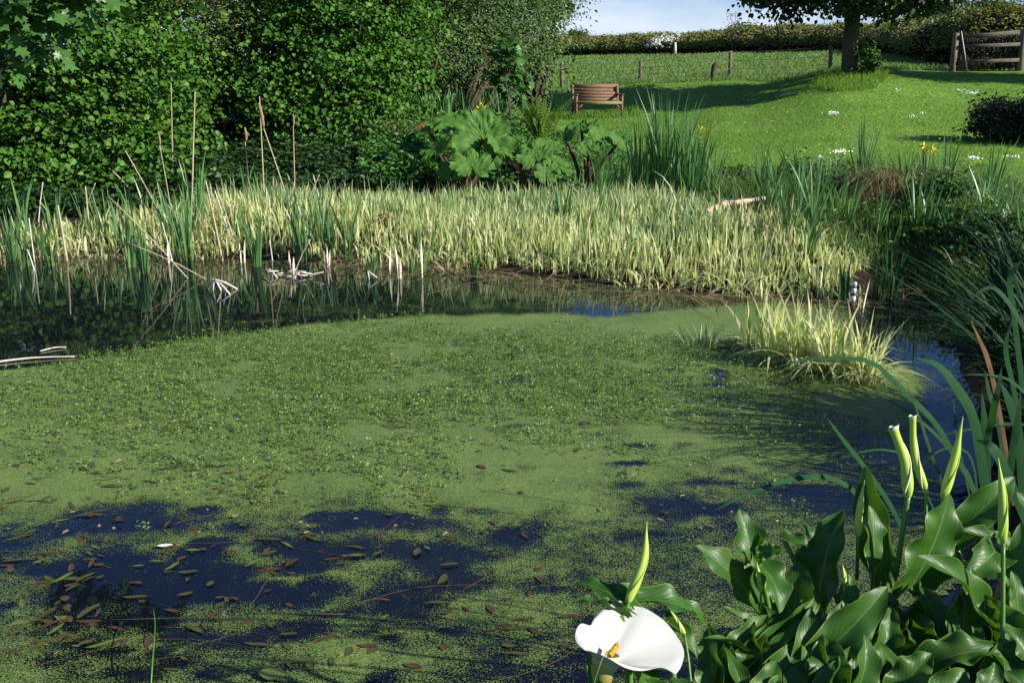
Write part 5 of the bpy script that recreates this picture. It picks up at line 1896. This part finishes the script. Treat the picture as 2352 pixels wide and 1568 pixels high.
base = np.array([1.35, 2.75, .12])
ei = empty('flag_iris', base, 'dark green flag iris with long arching leaves behind the lilies', 'iris', 'flag irises in the foreground')
for pts, wpx, m in [
    ([(1787, 842, 2.5), (1878, 822, 2.52), (1995, 829, 2.55), (2049, 872, 2.6), (2106, 927, 2.62), (2153, 978, 2.65), (2193, 1048, 2.7), (2240, 1130, 2.7), (2270, 1300, 2.7)], 19, 'iris_leaf'),
    ([(1898, 957, 2.4), (1941, 1015, 2.42), (1995, 1085, 2.45), (2056, 1179, 2.5), (2100, 1290, 2.55)], 17, 'iris_leaf'),
    ([(1636, 1174, 2.3), (1750, 1120, 2.35), (1857, 1095, 2.4), (1928, 1105, 2.42), (1975, 1150, 2.45), (2010, 1280, 2.5)], 17, 'iris_leaf'),
    ([(2002, 894, 2.7), (2093, 951, 2.7), (2166, 1015, 2.7), (2230, 1109, 2.72), (2280, 1260, 2.72)], 11, 'iris_leaf'),
    ([(2082, 880, 2.6), (2113, 961, 2.6), (2143, 1055, 2.62), (2163, 1110, 2.65), (2190, 1270, 2.66)], 10, 'iris_leaf'),
    ([(1931, 1054, 2.6), (1985, 1036, 2.6), (2042, 1034, 2.62), (2090, 1060, 2.65), (2150, 1180, 2.7)], 7, 'iris_leaf'),
    ([(2060, 1130, 2.6), (2110, 1075, 2.6), (2170, 1030, 2.6), (2230, 1050, 2.62), (2250, 1180, 2.65)], 7, 'iris_leaf'),
]:
    strap(pts, wpx, m, ei)
base = np.array([1.75, 2.75, .12])
ei = empty('flag_iris', base, 'flag iris with broad upright leaves at the right edge, one of them rusty', 'iris', 'flag irises in the foreground')
for pts, wpx, m, lab in [
    ([(2099, 821, 2.6), (2156, 840, 2.62), (2200, 894, 2.65), (2234, 954, 2.68), (2254, 1055, 2.7), (2266, 1150, 2.72), (2280, 1330, 2.72)], 34, 'iris_leaf', None),
    ([(2229, 735, 2.9), (2250, 780, 2.9), (2267, 820, 2.9), (2284, 887, 2.9), (2305, 1000, 2.9), (2330, 1160, 2.9)], 15, 'rust', 'rusty brown dead leaf'),
    ([(2301, 843, 2.7), (2290, 905, 2.7), (2280, 950, 2.72), (2268, 1030, 2.75), (2270, 1180, 2.75)], 24, 'iris_leaf', None),
    ([(2298, 877, 2.8), (2313, 910, 2.8), (2325, 945, 2.8), (2340, 1010, 2.8), (2350, 1150, 2.8)], 26, 'iris_leaf', None),
    ([(2262, 850, 2.9), (2272, 900, 2.9), (2290, 960, 2.9), (2310, 1080, 2.9)], 14, 'iris_leaf', None),
    ([(2240, 1010, 2.55), (2275, 1022, 2.5), (2305, 1070, 2.5), (2330, 1130, 2.52), (2365, 1210, 2.55)], 34, 'iris_leaf', None),
    ([(2210, 860, 2.9), (2280, 862, 2.9), (2330, 880, 2.9), (2380, 940, 2.9), (2420, 1050, 2.9)], 9, 'iris_leaf', None),
    ([(2160, 1000, 2.9), (2230, 985, 2.9), (2300, 975, 2.9), (2370, 990, 2.9), (2400, 1150, 2.9)], 9, 'iris_leaf', None),
    ([(2190, 905, 2.75), (2196, 990, 2.75), (2215, 1080, 2.75), (2240, 1200, 2.75)], 7, 'iris_leaf', None),
    ([(2328, 720, 3.3), (2310, 800, 3.3), (2330, 900, 3.3), (2350, 1040, 3.3)], 16, 'iris_leaf', None),
    ([(2225, 690, 3.6), (2275, 660, 3.6), (2320, 700, 3.6), (2370, 800, 3.6), (2390, 950, 3.6)], 14, 'iris_leaf', None),
    ([(2352, 590, 3.8), (2320, 640, 3.8), (2330, 730, 3.8), (2350, 900, 3.8)], 18, 'iris_leaf', None),
    ([(2255, 900, 2.75), (2262, 985, 2.75), (2262, 1080, 2.78), (2272, 1230, 2.8)], 26, 'iris_leaf', None),
    ([(2345, 900, 2.75), (2335, 985, 2.75), (2320, 1080, 2.78), (2305, 1230, 2.8)], 26, 'iris_leaf', None),
]:
    o_ = strap(pts, wpx, m, ei)
    if lab:
        o_['label'] = lab

# ------------------------------------------------------------------ calla lilies
def lily_leaf(base, tip, W, nd, parent, bend=.15, wave=1.0, fold=.35, seed=0, lobe=.22, curl=.0, mat='lily_leaf', tipcurl=.0):
    """arrow shaped, wavy edged leaf from base to tip (u, v, depth), W in picture units, nd its facing"""
    B, T = at_depth(*base), at_depth(*tip)
    ax = T - B
    Ln = np.linalg.norm(ax)
    ax = ax / Ln
    nv_ = np.asarray(nd, float)
    nv_ = nrm(nv_ - ax * (nv_ @ ax))
    sdv = np.cross(ax, nv_)
    Wm = W * 1.06 * (base[2] + tip[2]) / 2 / FPX
    rs_ = np.random.default_rng(seed + 100)
    ph1, ph2 = rs_.uniform(0, 6, 2)
    NU, NV = 26, 13
    V, uv = [], []
    fr = rs_.uniform(1.8, 3.0)
    for i in range(NU):
        q = i / (NU - 1)
        wd = Wm * .5 * (math.sin(math.pi * (.13 + .87 * q ** .82)) ** .72 if q < 1 else 0) * (1 + .04 * math.sin(q * 17 + ph1))
        if q > .96:
            wd = Wm * .5 * .04 * (1 - q) / .04 + .0006
        C_ = B + ax * Ln * q + nv_ * (bend * Ln * 4 * q * (1 - q)) + nv_ * (-tipcurl * Ln * max(0, q - .6) ** 2 * 4)
        for j in range(NV):
            s = -1 + 2 * j / (NV - 1)
            a_ = abs(s)
            z = fold * a_ ** 1.3 * wd + wave * .27 * wd * a_ ** 2.2 * math.sin(q * fr * 6.28 + (ph1 if s < 0 else ph2))
            z -= curl * a_ ** 3 * wd
            back_ = -lobe * Ln * a_ ** 1.6 * (1 - q) ** 3
            V.append(C_ + sdv * s * wd * (1 - .12 * a_ * fold) + nv_ * z + ax * back_)
            uv.append(((s + 1) / 2, q))
    F = [(i * NV + j, i * NV + j + 1, (i + 1) * NV + j + 1, (i + 1) * NV + j) for i in range(NU - 1) for j in range(NV - 1)]
    return mesh('leaf', np.array(V), np.array(F), M[mat], parent, smooth=True, uv=np.array(uv)), B


def petiole(B, root, parent, r=.008):
    root = np.asarray(root, float)
    mid = (B + root) / 2 + rng.normal(0, .015, 3) + [0, 0, .03]
    mesh('stem', *tube(bez([root, mid, B], 9), np.linspace(r * 1.3, r * .8, 9), 7), M['lily_stem'], parent, smooth=True)


def bud(tip, base, wpx, foot, parent, bendv=(0, 0, 0), rim=False, label=None):
    """furled spathe on its stem"""
    A, B, Fo = at_depth(*base), at_depth(*tip), at_depth(*foot)
    n = 20
    m_ = (A + B) / 2 + np.asarray(bendv, float)
    C_ = bez([A, m_, B], n)
    if rim:
        prof = np.interp(np.linspace(0, 1, n), [0, .08, .2, .5, .8, .92, 1], [.5, .85, 1, .85, .74, .74, .85])
    else:
        prof = np.interp(np.linspace(0, 1, n), [0, .06, .2, .4, .6, .78, .9, 1], [.5, .8, 1.0, .9, .68, .42, .18, .05])
    rad = wpx * .5 * base[2] / FPX * prof
    o_ = mesh('bud', *tube(C_, rad, 12, cap=not rim), M['lily_bud'], parent, smooth=True)
    # overlapping edge of the furled spathe wound round it
    th = np.linspace(.4, 4.6, n)
    T = nrm(np.gradient(C_, axis=0))
    a = nrm(np.cross(T, [0, 1.0, .2]))
    b_ = np.cross(T, a)
    e1 = C_ + (a * np.cos(th)[:, None] + b_ * np.sin(th)[:, None]) * (rad * 1.07)[:, None]
    mesh('bud_edge', *tube(e1[1:-1], rad[1:-1] * .10 + .0006, 5), M['bud_white'] if rim else M['lily_bud'], o_, smooth=True)
    if rim:
        k = 30
        t2 = np.linspace(0, 6.283, k)
        top = C_[-1]
        tt_ = T[-1]
        rr = rad[-1]
        in_ = top + (a[-1] * np.cos(t2)[:, None] + b_[-1] * np.sin(t2)[:, None]) * rr
        fl = 1.08 + .3 * np.clip(np.cos(t2 - 2.6), 0, 1) ** 3
        out = top + (a[-1] * np.cos(t2)[:, None] + b_[-1] * np.sin(t2)[:, None]) * (rr * fl)[:, None] + tt_ * (rr * (.35 + .5 * np.sin(t2 * 4 + 1) * .4 + 1.6 * (fl - 1.08)))[:, None]
        V = np.concatenate([in_, out])
        F = np.array([(i, i + 1, k + i + 1, k + i) for i in range(k - 1)])
        mesh('bud_rim', V, F, M['bud_white'], o_, smooth=True)
    r0 = wpx * .22 * base[2] / FPX
    mesh('stem', *tube(bez([Fo, (Fo + A) / 2 + [0, 0, .01], A + (C_[1] - A) * .3], 10), np.linspace(r0 * 1.1, r0, 10), 8), M['lily_stem'], parent, smooth=True)
    return o_


GLY = 'calla lily plants in the foreground'
# --- the plant that carries the open flower
ROOT = np.array([.36, 1.62, .22])
ef = empty('calla_lily', ROOT, 'calla lily with one large open white flower and a tall furled bud', 'lily', GLY)
for k, a in enumerate([
    ((1445, 1392, 1.80), (1322, 1336, 1.86), 62, (.25, -.35, 1.0), .10, 1.2, .25),
    ((1425, 1412, 1.78), (1310, 1386, 1.76), 44, (.1, .3, 1.0), .12, 1.2, .5),
    ((1450, 1380, 1.90), (1632, 1446, 1.94), 74, (.35, -.2, 1.0), .16, 1.1, .35),
    ((1530, 1425, 1.90), (1602, 1512, 1.84), 46, (.6, -.6, .8), .14, 1.0, .4),
    ((1465, 1600, 1.66), (1505, 1500, 1.78), 52, (.3, -.8, .6), .10, .8, .4),
    ((1560, 1640, 1.62), (1480, 1558, 1.66), 60, (.1, -.4, 1), .12, 1.3, .3),
    ((1620, 1640, 1.66), (1540, 1555, 1.70), 60, (.2, -.5, 1), .12, 1.4, .3),
    ((1420, 1640, 1.55), (1372, 1560, 1.62), 34, (-.3, -.6, .8), .10, 1.0, .3),
    ((1370, 1600, 1.6), (1352, 1492, 1.66), 20, (-.6, -.6, .6), .05, .8, .6),
]):
    lo, B = lily_leaf(a[0], a[1], a[2], a[3], ef, a[4], a[5], a[6], seed=k)
    petiole(B, ROOT + rng.normal(0, .04, 3) * [1, 1, 0], ef)
bud((1486, 1196, 1.86), (1440, 1385, 1.80), 27, (1440, 1610, 1.72), ef, (.012, 0, .0))
bud((1538, 1398, 1.88), (1572, 1455, 1.86), 15, (1590, 1600, 1.78), ef)

# --- the white flower
rim = [(1345, 1487, 1.640), (1324, 1462, 1.650), (1322, 1444, 1.665), (1334, 1428, 1.690), (1356, 1428, 1.715), (1364, 1406, 1.745), (1388, 1386, 1.775), (1422, 1377, 1.800), (1456, 1386, 1.815),
       (1490, 1390, 1.820), (1525, 1412, 1.815), (1552, 1450, 1.800), (1571, 1488, 1.770), (1567, 1515, 1.735), (1553, 1536, 1.705), (1549, 1541, 1.695), (1520, 1531, 1.680), (1482, 1531, 1.650), (1442, 1520, 1.630), (1402, 1503, 1.622), (1372, 1497, 1.628)]
rim3 = np.array([at_depth(*r_) for r_ in rim])
NR_ = 84
closed = np.concatenate([rim3, rim3[:1]])
rimc = bez(closed, NR_ + 1)[:-1]
thr = at_depth(1400, 1508, 1.672)
tubeaxis = nrm(at_depth(1400, 1500, 1.67) - at_depth(1386, 1580, 1.655))
NV = 22
cen = rimc - thr
ring_dir = nrm(cen - tubeaxis * (cen @ tubeaxis)[:, None])
V, uv = [], []
for j in range(NV):
    q = j / (NV - 1)
    for i in range(NR_):
        p0 = thr - tubeaxis * .03 + ring_dir[i] * .013
        p1 = thr + tubeaxis * .004 + ring_dir[i] * .022
        p3 = rimc[i]
        p2 = p1 + (p3 - p1) * .58 + np.array([0, 0, -.016])
        b_ = (1 - q) ** 3 * p0 + 3 * (1 - q) ** 2 * q * p1 + 3 * (1 - q) * q * q * p2 + q ** 3 * p3
        roll = max(0, q - .86) / .14
        b_ = b_ - np.array([0, 0, 1]) * .007 * roll ** 2 * (1 + .7 * math.sin(i * .37))
        b_ = b_ + np.array([0, 0, 1]) * .0015 * q * math.sin(i * .22 + 1.0) 
        V.append(b_)
F = [(j * NR_ + i, j * NR_ + (i + 1) % NR_, (j + 1) * NR_ + (i + 1) % NR_, (j + 1) * NR_ + i) for j in range(NV - 1) for i in range(NR_)]
fl = mesh('flower_spathe', np.array(V), np.array(F), M['spathe'], ef, smooth=True)
fl['label'] = 'open white trumpet flower'
A, B = at_depth(1404, 1500, 1.668), at_depth(1418, 1480, 1.685)
mesh('spadix', *tube(bez([A - (B - A) * .3, (A + B) / 2, B, B + (B - A) * .05], 10), np.array([.0085, .0088, .009, .0092, .009, .0088, .0082, .0075, .006, .003]) * .62, 10), M['spadix'], fl, smooth=True)
# greenish tube below it
tm, t, o = nodes('lily_tube')
g_ = t.nodes.new('ShaderNodeTexCoord')
sx = t.nodes.new('ShaderNodeSeparateXYZ')
t.links.new(g_.outputs['UV'], sx.inputs[0])
r_ = ramp(t, [(0, (.09, .13, .02)), (.55, (.20, .19, .04)), (.85, (.40, .37, .12)), (1, (.62, .60, .36))], sx.outputs[1])
p = t.nodes.new('ShaderNodeBsdfPrincipled')
p.inputs['Roughness'].default_value = .5
t.links.new(r_.outputs['Color'], p.inputs['Base Color'])
t.links.new(p.outputs[0], o.inputs['Surface'])
tpts = bez([at_depth(1372, 1620, 1.655), at_depth(1382, 1565, 1.66), at_depth(1392, 1500, 1.675)], 14)
V, F = tube(tpts, np.interp(np.linspace(0, 1, 14), [0, .3, .7, 1], [.011, .014, .021, .026]), 16, cap=False)
mesh('flower_tube', V, F, tm, fl, smooth=True, uv=np.stack([np.tile(np.arange(16) / 16, 14), np.repeat(np.linspace(0, 1, 14), 16)], 1))
mesh('stem', *tube(bez([ROOT, (ROOT + tpts[0]) / 2, tpts[0]], 8), .010, 8), M['lily_stem'], ef, smooth=True)
g0, g1 = at_depth(1421, 1470, 1.55), at_depth(1360, 1590, 1.45)
setp(mesh('wild_grass', *tube(bez([g1 - [0.05, 0, .5], g1, g0], 10), np.linspace(.0014, .0006, 10), 5), M['lily_stem'], origin=g1 - [0.05, 0, .5]), 'hair thin grass stem in front of the white flower', 'grass stem')

# --- left clump
ROOT = np.array([.78, 2.15, .12])
el = empty('calla_lily', ROOT, 'leafy calla lily right of the white flower with a tattered upright leaf', 'lily', GLY)
for k, a in enumerate([
    ((1728, 1300, 2.16), (1698, 1168, 2.22), 84, (.35, -.9, .35), .06, 1.3, .25),
    ((1736, 1385, 2.12), (1598, 1252, 2.10), 108, (.55, -.6, .85), .06, .9, .2),
    ((1744, 1296, 2.12), (1790, 1408, 2.02), 96, (.55, -.6, .75), .16, 1.0, .25),
    ((1755, 1500, 2.02), (1662, 1392, 2.02), 52, (.5, -.3, .9), .12, 1.0, .4),
    ((1748, 1270, 2.14), (1802, 1262, 2.12), 36, (.2, -.7, .7), .12, 1.2, .3),
    ((1752, 1540, 1.95), (1612, 1466, 1.9), 34, (.2, .3, 1), .12, 1.0, .6),
    ((1758, 1490, 2.0), (1796, 1420, 2.02), 40, (.5, -.6, .7), .08, 1.1, .3),
    ((1730, 1270, 2.18), (1745, 1210, 2.2), 40, (.8, -.3, .4), .1, 1.4, .5),
]):
    lo, B = lily_leaf(a[0], a[1], a[2], a[3], el, a[4], a[5], a[6], seed=20 + k)
    petiole(B, ROOT + rng.normal(0, .04, 3) * [1, 1, 0], el)
bud((1738, 1288, 2.08), (1748, 1360, 2.06), 14, (1745, 1500, 2.0), el)

# --- middle clump
ROOT = np.array([1.12, 2.3, .12])
em = empty('calla_lily', ROOT, 'calla lily with dark broad leaves in the middle of the clump', 'lily', GLY)
for k, a in enumerate([
    ((1880, 1385, 2.25), (1940, 1168, 2.32), 118, (-.75, -.6, .3), .10, 1.0, .45),
    ((1820, 1510, 2.1), (1838, 1290, 2.2), 150, (-.5, -.8, .35), .08, .7, .3),
    ((1850, 1600, 1.9), (1862, 1395, 2.0), 90, (-.2, -.8, .6), .12, 1.2, .5),
    ((1868, 1520, 1.95), (2038, 1346, 2.0), 110, (-.15, -.95, .45), .12, 1.1, .35),
    ((1925, 1440, 2.05), (1950, 1318, 2.1), 64, (.5, -.75, .5), .10, 1.2, .45),
    ((1960, 1600, 1.8), (1984, 1456, 1.86), 84, (.45, -.8, .6), .14, .8, .5),
    ((1800, 1240, 2.3), (1868, 1262, 2.28), 42, (.2, -.4, .9), .14, 1.2, .4),
    ((1880, 1268, 2.3), (1842, 1204, 2.34), 46, (.7, -.5, .6), .06, .9, .3),
    ((2005, 1300, 2.3), (1995, 1160, 2.36), 84, (.55, -.8, .35), .06, .6, .2),
    ((2030, 1290, 2.36), (1988, 1070, 2.44), 92, (-.7, -.65, .25), .06, .8, .3),
    ((1985, 1390, 2.15), (2030, 1230, 2.2), 64, (.6, -.7, .45), .10, .9, .4),
    ((1800, 1600, 1.9), (1772, 1500, 1.95), 60, (.3, -.6, .8), .12, 1.0, .5),
    ((1905, 1600, 1.85), (1900, 1460, 1.95), 110, (-.3, -.85, .5), .08, .9, .35),
    ((2010, 1520, 2.0), (2030, 1400, 2.1), 120, (-.6, -.6, .5), .08, .9, .35),
]):
    lo, B = lily_leaf(a[0], a[1], a[2], a[3], em, a[4], a[5], a[6], seed=50 + k)
    petiole(B, ROOT + rng.normal(0, .06, 3) * [1, 1, 0], em)
bud((1986, 1102, 2.28), (1970, 1232, 2.26), 20, (1968, 1330, 2.24), em, (-.004, 0, 0))
bud((1935, 1295, 2.1), (1942, 1345, 2.08), 13, (1945, 1420, 2.06), em)

# --- right clump
ROOT = np.array([1.42, 2.3, .12])
er = empty('calla_lily', ROOT, 'calla lily at the right with three furled yellow green buds above its leaves', 'lily', GLY)
for k, a in enumerate([
    ((2090, 1350, 2.15), (2180, 1132, 2.2), 150, (.45, -.85, .45), .06, .9, .22),
    ((2235, 1425, 2.05), (2108, 1276, 2.0), 96, (.1, -.5, .9), .16, 1.2, .5),
    ((2185, 1440, 2.05), (2228, 1300, 2.1), 80, (.6, -.7, .5), .10, 1.1, .4),
    ((2290, 1260, 2.2), (2215, 1330, 2.1), 90, (.45, -.5, .9), .14, 1.2, .3),
    ((2190, 1230, 2.3), (2330, 1095, 2.34), 84, (.2, -.6, .8), .14, 1.0, .4),
    ((2330, 1300, 2.25), (2205, 1215, 2.2), 70, (.3, -.5, .9), .12, 1.3, .4),
    ((2130, 1530, 1.9), (2300, 1500, 1.9), 90, (.2, -.4, 1), .18, 1.2, .5),
    ((2060, 1590, 1.82), (2140, 1500, 1.86), 90, (-.2, -.6, .8), .14, 1.3, .4),
    ((2130, 1640, 1.75), (2215, 1535, 1.8), 110, (.2, -.7, .8), .12, 1.4, .35),
    ((2240, 1620, 1.75), (2285, 1520, 1.8), 84, (.4, -.6, .8), .12, 1.5, .4),
    ((2100, 1480, 2.0), (2090, 1400, 2.05), 120, (-.5, -.7, .5), .08, .9, .35),
    ((2160, 1510, 1.98), (2180, 1400, 2.02), 60, (.5, -.8, .4), .10, 1.2, .4),
    ((2260, 1480, 2.0), (2262, 1360, 2.05), 70, (-.4, -.8, .5), .12, 1.2, .4),
]):
    lo, B = lily_leaf(a[0], a[1], a[2], a[3], er, a[4], a[5], a[6], seed=90 + k)
    petiole(B, ROOT + rng.normal(0, .06, 3) * [1, 1, 0], er)
bud((2052, 985, 2.25), (2086, 1140, 2.22), 30, (2058, 1320, 2.2), er, (.010, 0, 0), rim=True)
bud((2096, 958, 2.3), (2128, 1130, 2.28), 21, (2124, 1260, 2.25), er, (-.012, 0, 0), rim=True)
bud((2212, 956, 2.3), (2166, 1146, 2.26), 25, (2150, 1300, 2.24), er, (.004, 0, 0))

# --- clump at the right edge
ROOT = np.array([1.68, 2.2, .12])
ee = empty('calla_lily', ROOT, 'calla lily cut by the right edge with one tall slim bud', 'lily', GLY)
for k, a in enumerate([
    ((2330, 1470, 2.05), (2322, 1310, 2.1), 84, (.5, -.8, .4), .08, .9, .3),
    ((2352, 1330, 2.2), (2288, 1230, 2.2), 80, (.5, -.6, .8), .12, 1.2, .3),
    ((2370, 1540, 1.9), (2300, 1430, 1.95), 80, (.3, -.6, .8), .12, 1.3, .4),
    ((2400, 1640, 1.75), (2310, 1540, 1.8), 100, (.2, -.6, .8), .12, 1.3, .4),
    ((2400, 1260, 2.3), (2335, 1130, 2.32), 90, (.3, -.7, .7), .12, 1.1, .3),
    ((2380, 1420, 2.1), (2345, 1200, 2.2), 110, (-.5, -.8, .3), .08, .8, .3),
    ((2300, 1560, 1.9), (2330, 1480, 1.92), 70, (-.4, -.6, .7), .12, 1.2, .4),
]):
    lo, B = lily_leaf(a[0], a[1], a[2], a[3], ee, a[4], a[5], a[6], seed=130 + k)
    petiole(B, ROOT + rng.normal(0, .06, 3) * [1, 1, 0], ee)
bud((2293, 1050, 2.06), (2304, 1245, 2.02), 25, (2300, 1580, 1.9), ee, (.004, 0, 0))

# more leaves low in the clump, belonging to the three plants
for k in range(58):
    u = 1640 + 730 * ((k * .618) % 1)
    v = 1345 + 250 * ((k * .414) % 1)
    if u < 1800:
        v = max(v, 1400 + (1800 - u) * .6)
    dd = np.interp(v, [1200, 1600], [2.28, 1.78])
    pl = el if u < 1790 else (em if u < 2040 else (er if u < 2240 else ee))
    du = rng.normal(5, 45)
    lily_leaf((u - du, v + 110, dd - .05), (u + du, v - 45 * U(.4, 1.4), dd + .06), U(44, 92), (rng.normal(-.15, .6), -.8, U(.1, .8)), pl, .1, U(.9, 1.5), U(.25, .6), seed=300 + k)

# blades poking up at the bottom edge
for (u, v, lab) in [(182, 1552, 'bright green blade tip poking up at the bottom edge at left'), (742, 1556, 'pale blade tip at the bottom edge in the middle')]:
    q = at_depth(u + 10, 1640, 2.4)
    tpp = at_depth(u, v, 2.45)
    V, F = tube(bez([q - [0, 0, .3], q, tpp], 8), np.linspace(.008, .001, 8), 5, flat=.3)
    setp(mesh('grass_sprout', V, F, M['grass'], origin=q - [0, 0, .3]), lab, 'grass blade')
A = [at_z(u, v, zz) for u, v, zz in [(345, 1600, .02), (350, 1520, .10), (356, 1440, .12), (352, 1395, .10)]]
setp(mesh('water_stem', *tube(bez(A, 12), np.linspace(.003, .0015, 12), 5), M['lily_stem'], origin=A[0]), 'thin dark green stem rising from the water at bottom left', 'stem')
P = at_z(627, 1558)
V, F, uv = floater(.10, .075, 2.0)
o_ = setp(mesh('floating_leaf', V + np.array([P[0], P[1], .02]), F, M['pond_leaf_green'], origin=(P[0], P[1], .0), smooth=True, uv=uv), 'round fresh green leaf on dark water at the bottom edge', 'leaf', 'leaves floating on the pond')
